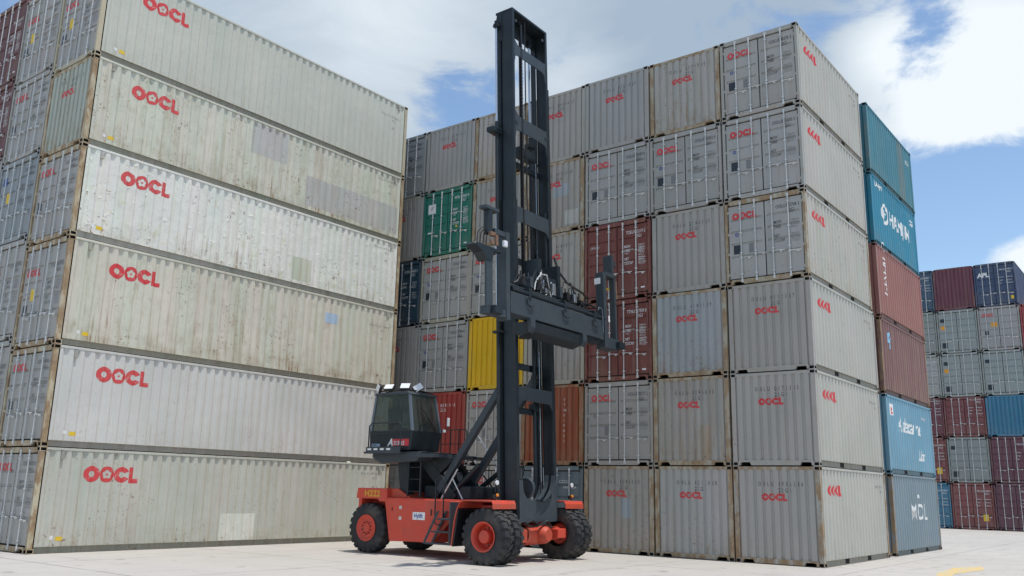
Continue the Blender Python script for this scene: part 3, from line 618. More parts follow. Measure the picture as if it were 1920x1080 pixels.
# --- the far block across the yard
PG = (.30, .34, .33)
FB = {
 'the far column half hidden by the coloured stack': (5.19, [('D', (.02, .16, .27), 'blue'), ('D', (.22, .055, .05), 'brick red'), ('D', (.15, .03, .045), 'wine red'), ('D', (.40, .42, .40), 'pale grey'), ('D', PG, 'grey green'), ('D', (.02, .07, .13), 'navy')]),
 'the left full column of the far block': (2.71, [('D', (.23, .06, .055), 'brick red'), ('D', PG, 'grey green'), ('D', (.18, .04, .04), 'maroon'), ('D', PG, 'grey green'), ('D', PG, 'grey green'), ('B', (.15, .03, .045), 'wine red')]),
 'the middle column of the far block': (.23, [('D', (.13, .035, .055), 'dark plum'), ('D', (.13, .035, .055), 'dark plum'), ('B', (.02, .19, .33), 'bright blue'), ('D', PG, 'grey green'), ('D', (.40, .38, .36), 'pinkish grey'), ('D', (.025, .06, .14), 'navy')]),
 'the far column at the right picture edge': (-2.25, [('D', (.22, .05, .06), 'plum red'), ('D', (.17, .04, .05), 'maroon'), ('B', (.30, .40, .45), 'pale blue'), ('D', PG, 'grey green'), ('D', (.40, .04, .045), 'bright red')]),
}
FH = [2.896, 2.896, 2.591, 2.896, 2.896, 2.896]
for phrase, (yy, rows) in FB.items():
    z = 0
    for r_, (kd, c_, nm) in enumerate(rows):
        c_ = tuple(.86*q_+.14*w_ for q_, w_ in zip(c_, (.22, .22, .26)))  # mixed toward blue grey, distance haze put into the paint colour
        def fex(C, Lc, H, nm=nm, r_=r_, kd=kd, yy=yy):
            if kd != 'D': return
            if 'navy' in nm and yy < 1: mark(C, 'apl', lambda: place(T2('APL', .40, bold=.02), -.98, 2.00), 'door', Lc, H, M['white_ink'], name='lettering'); mark(C, 'apy', lambda: rect(.86, .40, 1.02, .62), 'door', Lc, H, M['yellow'], name='label')
            if 'green' in nm: mark(C, 'fplate', lambda: rect(-.98, .36, -.66, .72), 'door', Lc, H, M['plate_dark'], name='id_plate'); mark(C, 'fsq', lambda: rect(-1.0, 2.10, -.74, 2.34), 'door', Lc, H, M['plate_dark'], name='label')
            if 'green' in nm and r_ in (3, 4) and yy > 2: mark(C, 'forg', lambda: rect(-1.0, 1.60, -.72, 1.86), 'door', Lc, H, M['orange_label'], name='warning_label')
            if 'pinkish' in nm: mark(C, 'flogo', lambda: place(LOGO, -.95, 2.25, .20), 'door', Lc, H, M['logo_red'], name='company_logo'); mark(C, 'forg2', lambda: rect(-.45, 1.55, -.10, 1.85), 'door', Lc, H, M['orange_label'], name='warning_label'); mark(C, 'fpl2', lambda: rect(-.85, 1.05, -.62, 1.30), 'door', Lc, H, M['plate_dark'], name='id_plate')
            if 'brick' in nm: mark(C, 'fyel', lambda: rect(.55, .55, .85, .95), 'door', Lc, H, M['yellow'], name='warning_label')
            if 'green' not in nm and 'pinkish' not in nm:
                mark(C, 'fser'+nm, lambda: join2(place(T2('TRLU', .14), .28, 2.35), place(T2('514823 2', .14), .62, 2.35), place(T2('45G1', .14), .70, 2.18)), 'door', Lc, H, M['white_ink'], name='serial_number')
                mark(C, 'frows', lambda: join2(*[place(T2(s_, .09), x_, z_) for s_, x_, z_ in (('GROSS', .25, 1.85), ('TARE', .25, 1.65), ('NET', .25, 1.45), ('30480 KG', .68, 1.85), ('3900 KG', .68, 1.65), ('26580 KG', .68, 1.45))]), 'door', Lc, H, M['white_ink'], name='weight_table')
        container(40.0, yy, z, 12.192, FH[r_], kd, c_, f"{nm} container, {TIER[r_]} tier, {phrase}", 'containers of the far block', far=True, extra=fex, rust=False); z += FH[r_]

# ------------------------------------------------------------------ the empty container handler
HND = empty('container_handler', (-4.66, 6.0, 0), 'orange and dark grey container handler with a tall raised mast and high cab', 'forklift', rz=R(1.8))
def part(name, mb, mat, parent=HND, smooth=None, label=None):
    o = link(name, mb.mesh(name, smooth=smooth), parent, M[mat], label=label); return o
def flat(name, poly, mat, fn, parent):
    me = bpy.data.meshes.new(name); me.from_pydata([fn(a, b_) for a, b_ in poly[0]], [], poly[1]); return link(name, me, parent, M[mat])
# wheels
TR = .685
def tyre(x0, x1, y, out):
    """x0..x1 across, lugged tread"""
    w = x1-x0; cx = (x0+x1)/2; m = MB()
    h = w/2; r = TR-.024
    m.lathe([(-h+.03, .335), (-h-.002, .40), (-h-.012, .50), (-h+.004, .585), (-h+.05, r-.012), (0, r), (h-.05, r-.012), (h-.004, .585), (h+.012, .50), (h+.002, .40), (h-.03, .335)], (cx, y, TR-.015), 56)
    n = 21
    for side in (-1, 1):
        for k in range(n):
            a0 = 6.28318*(k+(.5 if side > 0 else 0))/n
            pts = []
            for (q, da, rr) in ((.015, .00, TR), (.35*h, .035, TR), (.72*h, .055, TR-.004), (h-.012, .060, TR-.018), (h+.004, .060, TR-.075)):
                pts.append((side*q, a0+da, rr))
            wid = .082; vs = []
            for q, a, rr in pts:
                for da in (-wid, wid):
                    for dr in (0, -.05):
                        aa = a+da*(1 if dr == 0 else 1.12); r_ = rr+dr; vs.append((cx+q, y+r_*math.sin(aa), TR-.015+r_*math.cos(aa)))
            fs = []
            for i in range(len(pts)-1):
                b_ = i*4; c_ = b_+4; fs += [(b_, b_+2, c_+2, c_), (b_+1, c_+1, c_+3, b_+3), (b_, c_, c_+1, b_+1), (b_+2, b_+3, c_+3, c_+2)]
            fs += [(0, 1, 3, 2), (len(vs)-4, len(vs)-2, len(vs)-1, len(vs)-3)]
            m.add(vs, fs)
    return m
def wheel(cx, w, y, out, style):
    t_ = part('wheel', tyre(cx-w/2, cx+w/2, y, out), 'rubber', smooth=35)
    m = MB(); h = w/2; q = out
    if style == 'dish':
        m.lathe([(q*(h-.02), .345), (q*(h+.010), .362), (q*(h+.012), .335), (q*(h-.03), .300), (q*(h-.20), .285), (q*(h-.24), .26), (q*(h-.24), .17), (q*(h-.08), .165), (q*(h-.03), .15), (q*(h-.02), .10), (q*(h-.02), 0)], (cx, y, TR-.015), 40)
    else:
        m.lathe([(q*(h-.02), .345), (q*(h+.010), .362), (q*(h+.012), .335), (q*(h-.03), .30), (q*(h-.05), .25), (q*(h-.035), .21), (q*(h-.045), .12), (q*(h-.015), .105), (q*(h-.010), 0)], (cx, y, TR-.015), 40)
    rim = part('rim', m, 'orange', t_, smooth=35)
    b_ = MB(); nn = 10; rb, xb = (.205, h-.235) if style == 'dish' else (.165, h-.03)
    for k in range(nn):
        a = 6.28318*k/nn; b_.tube([(cx+q*xb, y+rb*math.sin(a), TR-.015+rb*math.cos(a)), (cx+q*(xb+.03), y+rb*math.sin(a), TR-.015+rb*math.cos(a))], .017, 6)
    part('wheel_nuts', b_, 'hose', rim)
    return t_
for s in (-1, 1):
    wheel(s*1.845-.05, .38, 0, s, 'dish'); wheel(s*1.415-.05, .38, 0, s, 'dish')
wheel(-1.04, .40, 4.76, -1, 'flat'); wheel(1.00, .40, 4.76, 1, 'flat')
# inner faces of the inner front wheels are seen from the front
# chassis
c_ = MB()
c_.prism([(2.26, .40), (3.86, .36), (4.08, 1.40), (4.08, 1.485), (1.40, 1.485), (1.40, .92), (1.75, .92)], 'x', -1.25, -1.21, .012)
c_.prism([(2.26, .40), (3.86, .36), (4.08, 1.40), (4.08, 1.485), (1.40, 1.485), (1.40, .92), (1.75, .92)], 'x', 1.21, 1.25, .012)
c_.box(-1.21, 1.21, 2.30, 3.86, .38, 1.46); c_.box(-.78, .78, .15, 2.35, .62, 1.40, .02); c_.box(-.72, .72, 3.8, 5.05, .62, 1.5, .02)
c_.box(-1.24, 1.24, .35, 4.05, 1.46, 1.51, .01)
chs = part('chassis', c_, 'orange')
part('counterweight', MB().prism([(4.02, 1.40), (4.30, 1.40), (4.36, 1.47), (5.20, 1.47), (5.16, 1.76), (4.02, 1.76)], 'x', -1.26, 1.26, .02).box(-.74, .74, 4.98, 5.30, .55, 1.46, .03).box(-1.2, -.74, 5.02, 5.14, 1.15, 1.47), 'orange')
part('rear_deck', MB().prism([(3.25, 1.512), (4.018, 1.512), (4.018, 1.755), (3.75, 1.755)], 'x', -1.1, 1.1, .01).box(-.25, .05, 4.05, 4.2, 1.762, 1.92, .02), 'orange_dark')
part('rear_axle', MB().box(-.84, .84, 4.62, 4.9, .52, .80, .03), 'orange_dark')
flat('fleet_number', place(T2('H222', .235, bold=.006, sx=1.15), 0, 0), 'fleet', lambda a, b_: (-1.2635, 4.87-a, 1.535+b_), HND)
sg = part('name_sign', MB().box(-1.258, -1.2515, 2.60, 3.03, .955, 1.155), 'sign'); flat('lettering', T2('Hylift', .165, bold=.003, sx=.86), 'sign_blue', lambda a, b_: (-1.261, 2.985-a, 1.005+b_), sg)
for y, z in ((3.48, 1.26), (3.48, .98)): part('panel_latch', MB().box(-1.262, -1.25, y-.05, y+.05, z-.045, z+.045, .004), 'steel')
part('panel_handle', MB().box(-1.262, -1.2515, 3.78, 3.80, 1.17, 1.26), 'hose'); part('panel_handle', MB().box(-1.262, -1.2515, 2.36, 2.40, 1.08, 1.24), 'hose'); 
# front mudguards and steps, both sides
for s in (-1, 1):
    xa, xb = (-2.12, -1.16) if s < 0 else (1.16, 2.08)
    g_ = MB()
    arc = []
    for k in range(9):
        a = R(90+ (k/8)*72); arc.append((-.06+.86*math.cos(R(90)-(a-R(90))) , 0))
    top = [(-.30, 1.44), (-.26, 1.53), (.62, 1.535), (.74, 1.47), (.83, 1.30), (.90, 1.02), (.97, .42)]
    inn = [(x-.03 if i > 3 else x, z-.03 if i < 4 else z-.004) for i, (x, z) in enumerate(top)]
    g_.prism(top+inn[::-1], 'x', xa, xb)
    part('front_mudguard', g_, 'orange')
    part('mudguard_skirt', MB().prism([(-.31, 1.34), (-.31, 1.44), (-.29, 1.50), (-.27, 1.50), (-.27, 1.34)], 'x', xa, xb).box(xa, xb, .72, .93, .40, 1.3) if False else MB().prism([(-.31, 1.33), (-.30, 1.45), (-.275, 1.45), (-.285, 1.33)], 'x', xa, xb), 'orange_dark')
    part('mud_flap', MB().prism([(.80, 1.34), (.94, .44), (.955, .40), (.90, .40), (.77, 1.30)], 'x', xa+.02, xb-.02), 'hose')
    xo = -1.30 if s < 0 else 1.30; st = MB()
    x0, x1 = sorted((xo, xo+s*.34))
    st.prism([(2.24, .38), (2.30, .40), (1.86, 1.22), (1.78, 1.22)], 'x', x0-.006, x0+.012); st.prism([(2.24, .38), (2.30, .40), (1.86, 1.22), (1.78, 1.22)], 'x', x1-.012, x1+.006)
    for y0, y1, z in ((1.45, 2.25, .40), (1.45, 2.04, .70), (1.45, 1.85, 1.02)): st.box(x0, x1, y0, y1, z-.02, z+.02)
    st.box(x0, x1, 1.40, 1.44, .38, 1.45); part('step_ladder', st, 'mast_light')
    part('side_rail', MB().tube([(xo+s*.04, 2.18, 1.56), (xo+s*.04, 2.18, .92), (xo+s*.04, 2.12, .86), (xo+s*.04, 1.94, .86), (xo+s*.04, 1.90, .92), (xo+s*.04, 1.90, 2.02), (xo+s*.04, 2.0, 2.12), (xo+s*.04, 2.18, 2.02), (xo+s*.04, 2.18, 1.56)], .018, 8), 'mast', smooth=40)
    part('marker_lamp', MB().box(xa+.30 if s < 0 else xb-.42, xa+.42 if s < 0 else xb-.30, -.12, -.05, 1.56, 1.68, .02).tube([((xa+.36) if s < 0 else xb-.36, -.09, 1.72), ((xa+.36) if s < 0 else xb-.36, -.09, 1.95)], .012, 6), 'hose')
    ml = part('indicator', MB().lathe([(-.035, .0), (-.035, .034), (.0, .038), (.0, .0)], ((xa+.36) if s < 0 else xb-.36, -.15, 1.66), 14, 'y'), 'amber', smooth=40)
    part('mirror', MB().lathe([(0, 0), (.0, .058), (.03, .055), (.03, 0)], ((xa+.36) if s < 0 else xb-.36, -.16, 1.90+.06), 18, 'y'), 'lamp', smooth=40)
part('tank_cover', MB().prism([(1.38, 1.20), (1.78, 1.20), (1.72, 1.47), (1.44, 1.47)], 'x', -1.30, -1.252, .01), 'orange')
# axle
ax = MB().box(-1.2, 1.1, -.17, .17, .52, .86, .05); ax.lathe([(-.30, .0), (-.30, .16), (-.20, .22), (.10, .23), (.14, 0)], (.12, -.16, .68), 20, 'y'); ax.lathe([(-.5, .26), (-.12, .27), (.12, .27), (.5, .26)], (0, 0, .68), 20)
part('drive_axle', ax, 'orange_dark', smooth=35)
part('axle_bracket', MB().box(.62, 1.0, -.42, .02, .58, .82, .02), 'orange'); part('axle_bracket', MB().box(-.95, -.68, -.34, .02, .50, .82, .02), 'orange_dark')
part('axle_hoses', MB().tube([(-.6, -.18, .95), (-.45, -.34, 1.05), (-.1, -.3, .92), (.2, -.34, 1.02), (.6, -.2, .9)], .03, 6).tube([(-.7, -.1, 1.05), (-.4, -.28, .88), (.1, -.36, .95), (.5, -.3, .84)], .022, 6), 'hose', smooth=40)

# mast, leaning back a little
MT = Matrix.Translation((0, -.2, 1.0)) @ Matrix.Rotation(-R(2.3), 4, 'X')
def mm(): return MB(MT)
om = mm()
for s in (-1, 1):
    def q(a, b_): return sorted((s*a, s*b_))
    for (a, b_, y0, y1) in ((.93, .80, 0.0, .045), (.93, .80, .525, .57), (.915, .885, .045, .39), (.86, .83, .39, .525), (.93, .885, .45, .525)):
        x0, x1 = q(a, b_); om.box(x0, x1, y0, y1, 0, 8.66)
bk = [(3.10, 3.46), (8.02, 8.45)]
for z0, z1 in bk:
    obm = mm(); obm.prism([(-.80, z0-.16), (-.70, z0-.02), (-.60, z0), (.60, z0), (.70, z0-.02), (.80, z0-.16), (.80, z1), (-.80, z1)], 'y', .003, .04); part('cross_beam', obm, 'mast_light')
for z in (2.84, 6.95, 9.9): pass
part('outer_mast', om, 'mast')
tie = mm()
for z in (2.82, 7.0): tie.box(-.82, .82, .42, .52, z, z+.16)
tie.box(-.80, .80, .48, .524, 4.02, 4.20); tie.box(.36, .62, .30, .50, 2.92, 3.12, .02)
part('mast_tie', tie, 'mast')
pl = mm(); nn = 10
hole = [(-.72, 1.02)]+[(-.335+.385*math.cos(R(180+180*k/nn)), .93+.40*math.sin(R(180+180*k/nn))) for k in range(nn+1)]+[(.05, 1.02)]
pl.prism([(-.88, .02), (-.80, 0.0), (.76, 0), (.84, .06), (.86, 1.06), (.60, 1.06), (.60, .60), (.05, .60)]+[(.05, .93)]+[(-.335+.385*math.cos(R(180*k/nn*-1)), .93+.40*math.sin(R(-180*k/nn))) for k in range(1, nn)]+[(-.72, .93), (-.72, 1.04), (-.88, 1.04)], 'y', -.035, -.001)
pl.box(.05, .60, -.02, .0, .55, 1.06) if False else None
part('mast_base_plate', pl, 'mast_light')
sh = mm(); sh.lathe([(-.05, 0), (-.05, .25), (-.03, .27), (.03, .27), (.05, .25), (.05, 0)], (-.30, .16, .86), 28, 'x'); 
part('hose_sheave', sh, 'mast_light', smooth=40)
for pts in (((.29, 1.19), (.27, 1.0), (.20, .84), (.06, .68), (-.14, .56)), ((.62, 1.19), (.58, 1.0), (.48, .80), (.32, .64), (.05, .53))):
    g_ = mm(); 
    for (xa, za), (xb, zb) in zip(pts, pts[1:]): g_.add([(xa, -.14, za), (xa, -.03, za), (xb, -.03, zb), (xb, -.14, zb), (xa+.02, -.14, za-.02), (xa+.02, -.03, za-.02), (xb+.02, -.03, zb-.02), (xb+.02, -.14, zb-.02)], [(0, 1, 2, 3), (4, 7, 6, 5), (0, 3, 7, 4), (1, 5, 6, 2)])
    part('hose_guide', g_, 'mast_light')
im = mm(); Z0, Z1 = 5.2, 14.46
for s in (-1, 1):
    def q(a, b_): return sorted((s*a, s*b_))
    for (a, b_, y0, y1) in ((.905, .81, .0, .045), (.905, .81, .50, .545), (.895, .865, .045, .38), (.84, .81, .38, .50), (.905, .87, .43, .50)):
        x0, x1 = q(a, b_); im.box(x0, x1, y0, y1, 8.665, Z1)
    for (a, b_, y0, y1) in ((.795, .69, .05, .095), (.795, .69, .44, .485), (.79, .76, .095, .44)):
        x0, x1 = q(a, b_); im.box(x0, x1, y0, y1, Z0, 8.66)
for z0, z1 in ((13.08, 13.40), (10.74, 11.18)):
    cbm = mm(); cbm.prism([(-.81, z0-.30), (-.76, z0-.06), (-.64, z0), (.64, z0), (.76, z0-.06), (.81, z0-.30), (.81, z1+.04), (.70, z1), (-.62, z1), (-.70, z1+.06), (-.81, z1+.16)], 'y', .004, .04); part('cross_beam', cbm, 'mast_light')
im.box(-.905, .905, .0, .60, Z1, Z1+.06); im.box(-.81, .81, .46, .498, Z1-.42, Z1); im.prism([(.38, Z1-.9), (.38, Z1), (.545, Z1), (.60, Z1-.30), (.60, Z1-.55), (.545, Z1-.9)], 'x', -.915, -.895); im.prism([(.38, Z1-.9), (.38, Z1), (.545, Z1), (.60, Z1-.30), (.60, Z1-.55), (.545, Z1-.9)], 'x', .895, .915)
im.box(-.81, .81, .30, .42, 9.80, 9.95)
part('inner_mast', im, 'mast')
part('mast_cross_beam', mm().box(-.18, .62, .30, .55, 10.22, 10.50, .02), 'mast')
for s in (-1, 1):
    x = -1.02 if s < 0 else .50; y = .50 if s < 0 else .40
    cy = mm().tube([(x, y, .3), (x, y, 11.0)], .052, 12); cy.box(x-.14, x+.14, y-.10, y+.12, 10.66, 10.78, .01)
    if s < 0: cy.box(x-.30, x+.10, y-.10, y+.14, 10.62, 10.75, .01)
    lc = part('lift_cylinder', cy, 'mast', smooth=40)
    part('piston_rod', mm().tube([(x, y, 11.0), (x, y, 13.95)], .034, 10), 'steel', lc, smooth=40)
    part('rod_eye', mm().lathe([(-.05, .025), (-.05, .085), (.05, .085), (.05, .025)], (x, y, 14.02), 14, 'x').box(x-.02, x+.16 if s < 0 else x+.02, y-.03, y+.05, 14.02, 14.2), 'mast', lc, smooth=40)
    part('hose_bracket', mm().lathe([(-.02, 0), (-.02, .16), (.02, .16), (.02, 0)], (x if s < 0 else .05, y, 4.92), 14, 'z').box((x if s < 0 else .05)-.02, (x+.2) if s < 0 else .3, y-.02, y+.02, 4.90, 4.94), 'mast')
def chain(name, x, y, z0, z1, w=.05, step=.055):
    m = mm(); k = 0; z = z0
    while z < z1:
        a = w/2 if k % 2 else w/2*.72; m.box(x-a, x+a, y-.022, y+.022, z, z+step*.82); z += step; k += 1
    return part(name, m, 'hose')
chain('lift_chain', -.46, .02, 5.9, 14.1, .085); chain('lift_chain', .42, .30, 5.9, 9.6, .085)
part('mast_hoses', mm().tube([(-.40, .10, 5.8), (-.40, .10, 14.3)], .022, 6).tube([(-.30, .20, 5.8), (-.30, .20, 14.2)], .016, 6).tube([(-.20, .06, 5.9), (-.20, .06, 14.38)], .020, 6), 'hose', smooth=40)
part('mast_pipes', mm().tube([(-.60, .3, 11.2), (-.60, .3, 14.1)], .020, 6).tube([(-.52, .34, 11.2), (-.52, .34, 14.1)], .016, 6).tube([(.62, .30, .6), (.62, .30, 10.2)], .010, 6), 'steel', smooth=40)
ch2 = mm(); z = 5.8
while z < 12.6: ch2.box(.935, .985, .02, .10, z, z+.045); z += .060
part('hose_chain', ch2, 'hose')
for s in (-1, 1): part('roller_bolt', mm().lathe([(-.02, 0), (-.02, .045), (.02, .045), (.02, 0)], (s*.70, .03, 14.18), 12, 'y').lathe([(-.02, 0), (-.02, .05), (.02, .05), (.02, 0)], (s*.74, .0, 10.98), 12, 'y'), 'mast_light', smooth=40)
part('mast_foot_pin', MB().lathe([(-.90, 0), (-.90, .12), (.88, .12), (.88, 0)], (0, .06, 1.12), 18), 'mast', smooth=40)

# struts that hold the mast back
for s in (-1, 1):
    x = s*.62; o_ = MB()
    p0 = Vector((x, 2.72, 1.62)); p1 = Vector((x, .36, 4.85)); d = (p1-p0).normalized(); nrm = Vector((1, 0, 0)); u_ = d.cross(nrm)
    vs = []
    for P_ in (p0, p1):
        for a, b_ in ((-1, -1), (1, -1), (1, 1), (-1, 1)): vs.append(tuple(P_+a*.085*nrm+b_*.088*u_))
    o_.add(vs, [(0, 1, 2, 3), (7, 6, 5, 4), (0, 4, 5, 1), (1, 5, 6, 2), (2, 6, 7, 3), (3, 7, 4, 0)])
    tt = part('mast_strut', o_, 'mast_light'); part('strut_pin', MB().lathe([(-.12, 0), (-.12, .10), (.12, .10), (.12, 0)], tuple(p1), 14).lathe([(-.12, 0), (-.12, .12), (.12, .12), (.12, 0)], tuple(p0), 14), 'hose', tt, smooth=40)
def beam(m, p0, p1, w, h):
    p0, p1 = Vector(p0), Vector(p1); d = (p1-p0).normalized(); nrm = Vector((1, 0, 0)); u_ = d.cross(nrm).normalized(); vs = []
    for P_ in (p0, p1):
        for a, b_ in ((-1, -1), (1, -1), (1, 1), (-1, 1)): vs.append(tuple(P_+a*w*nrm+b_*h*u_))
    return m.add(vs, [(0, 1, 2, 3), (7, 6, 5, 4), (0, 4, 5, 1), (1, 5, 6, 2), (2, 6, 7, 3), (3, 7, 4, 0)])
for s in (-1, 1): part('cab_strut', beam(MB(), (s*.60, 3.28, 2.62), (s*.60, 2.12, 1.50), .09, .15), 'mast')
part('tilt_cylinder', MB().tube([(-.62, 2.15, 1.72), (-.62, 1.30, 2.42)], .07, 12), 'mast', smooth=40); part('tilt_cylinder', MB().tube([(.62, 2.35, 1.72), (.62, 1.30, 2.42)], .07, 12), 'mast', smooth=40)
part('thin_stay', MB().tube([(-.9, 2.35, 1.52), (-.9, 1.82, 2.30)], .022, 8).tube([(-.9, 1.62, 1.52), (-.9, 1.98, 2.05)], .018, 8), 'galv', smooth=40); part('thin_stay', MB().tube([(.95, 2.72, 3.45), (.95, 1.5, 2.0)], .02, 8), 'galv', smooth=40); part('thin_stay', MB().tube([(.95, 3.1, 2.9), (.95, 1.72, 1.55)], .022, 8), 'mast', smooth=40)
# engine, pedestal and cab
part('engine_cover', MB().box(-.62, .62, 1.6, 3.2, 1.515, 1.86, .03).box(-.3, .35, 2.55, 2.95, 1.86, 2.05, .02), 'mast'); part('air_filter', MB().lathe([(-.2, 0), (-.2, .13), (.2, .13), (.2, 0)], (-.05, 2.62, 2.12), 20, 'y'), 'mast_light', smooth=40)
part('operator_seat', MB().box(.55, .95, 2.2, 2.55, 1.62, 1.72, .03).prism([(2.46, 1.70), (2.60, 1.70), (2.68, 2.12), (2.56, 2.12)], 'x', .55, .95, .02), 'seat')
ped = MB().prism([(3.42, 1.52), (3.74, 1.52), (3.90, 2.56), (3.52, 2.56)], 'x', -1.02, -.78, .015).prism([(3.42, 1.52), (3.74, 1.52), (3.90, 2.56), (3.52, 2.56)], 'x', .30, .54, .015).box(-.78, .30, 3.6, 3.72, 1.52, 2.5)
part('pedestal', ped, 'mast')
lad = MB()
for y in (2.96, 3.40): lad.box(-1.10, -1.05, y-.022, y+.022, 1.55, 2.60)
for z in (1.70, 2.02, 2.34): lad.tube([(-1.075, 2.96, z), (-1.075, 3.40, z)], .014, 6)
part('ladder', lad, 'mast')
cf = MB().prism([(2.95, 2.50), (4.30, 2.44), (4.62, 2.60), (4.62, 2.76), (2.75, 2.76)], 'x', -1.30, .55, .02); cf.box(-1.32, .60, 2.35, 3.2, 2.60, 2.70, .01)
part('cab_frame', cf, 'mast_light')
part('frame_gusset', MB().prism([(2.95, 2.58), (2.28, 2.62), (2.28, 2.46), (2.75, 2.10), (3.2, 2.40)], 'x', -.68, -.50, .01), 'mast')
xl, xr = -1.34, -.10          # cab
def tap(y, z): return 0
cab = MB()
B0, B1 = 2.80, 3.34           # lower body
body = [(3.18, B0), (4.70, B0), (4.74, B1), (3.10, B1)]
cab.prism(body, 'x', xl, xr, .02)
prof = lambda z: (3.10+(z-B1)*.20, 4.74-(z-B1)*.10)   # front and rear y at height z
ZT = 4.34
def post(x, y0, y1, w=.035, d=.04):
    return beam2((x, y0, B1), (x, y1, ZT), w, d)
def beam2(p0, p1, w, d):
    p0, p1 = Vector(p0), Vector(p1); vs = []
    for P_ in (p0, p1):
        for a, b_ in ((-1, -1), (1, -1), (1, 1), (-1, 1)): vs.append((P_.x+a*w, P_.y+b_*d, P_.z))
    return vs, [(0, 1, 2, 3), (7, 6, 5, 4), (0, 4, 5, 1), (1, 5, 6, 2), (2, 6, 7, 3), (3, 7, 4, 0)]
f0, r0 = prof(B1); f1, r1 = prof(ZT); cabo = part('cab', cab, 'mast')
for x, xt in ((xl+.035, xl+.09), (xr-.035, xr-.09)):
    for y0, y1, w in ((f0+.04, f1+.04, .030), (r0-.04, r1-.04, .03)): part('cab_pillar', MB().add(*beam2((x, y0, B1-.01), (xt, y1, ZT+.01), w, .035)), 'mast_blue', cabo)
    part('door_pillar', MB().add(*beam2((x+(.02 if x < -.7 else -.02), 3.60, B1-.01), (xt+(.02 if x < -.7 else -.02), 3.60, ZT), .018, .025)), 'mast', cabo)
part('cab_roof', MB().prism([(f1-.02, ZT), (r1+.02, ZT), (r1-.05, ZT+.07), (f1+.08, ZT+.09)], 'x', xl+.03, xr-.03, .012).box(xl+.2, xr-.2, f1+.25, r1-.25, ZT+.075, ZT+.12, .01), 'mast_light', cabo)
def pane(name, vs): return link(name, MB().add(vs, [(0, 1, 2, 3)]).mesh(name), cabo, M['glass'])
zt = ZT; g_in = .012
pane('side_window', [(xl+g_in, f0+.08, B1), (xl+g_in, r0-.08, B1), (xl+.055+g_in, r1-.08, zt), (xl+.055+g_in, f1+.08, zt)])
pane('side_window', [(xr-g_in, f0+.08, B1), (xr-g_in, r0-.08, B1), (xr-.055-g_in, r1-.08, zt), (xr-.055-g_in, f1+.08, zt)])
pane('windscreen', [(xl+.07, f0+.01, B1), (xr-.07, f0+.01, B1), (xr-.125, f1+.01, zt), (xl+.125, f1+.01, zt)])
pane('rear_window', [(xl+.07, r0-.01, B1), (xr-.07, r0-.01, B1), (xr-.125, r1-.01, zt), (xl+.125, r1-.01, zt)])
part('door_outline', MB().tube([(xl-.004, 3.66, 2.9), (xl-.004, 3.66, 3.33)], .008, 4).tube([(xl-.004, 3.66, 3.27), (xl-.004, 4.60, 3.27)], .010, 4), 'mast_light', cabo)
part('wiper', MB().tube([(-1.08, f0-.01, B1+.02), (-.62, f0+.13, B1+.55)], .012, 6).tube([(-.95, f0+.06, B1+.66), (-.35, f0-.01, B1+.02)], .014, 6), 'hose', cabo)
part('operator_chair', MB().box(-.98, -.48, 3.85, 4.3, 3.30, 3.44, .04).prism([(4.24, 3.4), (4.38, 3.4), (4.46, 4.0), (4.34, 4.0)], 'x', -.96, -.50, .03), 'seat', cabo)
part('console', MB().box(-.95, -.5, 3.22, 3.42, 3.34, 3.56, .03).lathe([(-.012, .17), (0, .185), (.012, .17)], (-.72, 3.52, 3.62), 20, 'z'), 'hose', cabo)
cbl = flat('cab_lettering', place(T2('A', .27, bold=.012, shear=.25), .03, .02), 'white_ink', lambda a, b_: (xl-.004, 4.03-a, 2.90+b_), cabo)
flat('cab_lettering', place(T2('3330.5', .15, bold=.004), .28, .02), 'white_ink', lambda a, b_: (xl-.006, 4.06-a, 2.92+b_), cabo)
flat('red_stripe', rect(.20, -.02, .80, .17), 'logo_red', lambda a, b_: (xl-.002, 4.02-a, 2.93+b_), cabo)
flat('cab_lettering', T2('DCE80', .11, bold=.004), 'label_blue', lambda a, b_: (xl-.004, 4.62-a, 2.90+b_), cabo)
for i, (x, y, d_, rl) in enumerate(((xl+.10, 4.55, (-.9, .45, .15), 25), (xl+.10, 4.15, (-.75, -.2, .75), 0), (xl+.12, 3.55, (-.75, -.3, .65), 0), (xr-.72, f1+.14, (-.6, -.75, .3), -35))):
    e_ = MB(Matrix.Translation((x, y, ZT+.22)) @ Vector(d_).to_track_quat('-Y', 'Z').to_matrix().to_4x4() @ Matrix.Rotation(R(rl), 4, 'Y'))
    e_.box(-.145, .145, -.035, .05, -.10, .10, .015); wl = part('work_lamp', e_, 'hose', cabo)
    e2 = MB(e_.T); e2.box(-.132, .132, -.044, -.034, -.09, .09); part('lens', e2, 'lamp', wl)
    part('lamp_bracket', MB().tube([(x, y, ZT+.06), (x, y, ZT+.20)], .018, 6), 'hose', wl)
part('roof_rack', MB().tube([(xl+.1, f1+.1, ZT+.13), (xl+.1, r1-.1, ZT+.13)], .022, 6).tube([(xl+.1, f1+.12, ZT+.13), (xr-.1, f1+.12, ZT+.13)], .022, 6), 'hose', cabo)
part('cab_mirror', MB().box(-.06, .03, 2.92, 2.96, 3.52, 3.76, .012), 'lamp', cabo); part('mirror_arm', MB().tube([(-.12, 3.1, 3.40), (-.02, 2.95, 3.42), (-.02, 2.95, 3.7)], .012, 6), 'hose', cabo); part('cab_mirror', MB().box(-.16, -.06, 2.98, 3.02, 3.34, 3.42, .01), 'lamp', cabo)
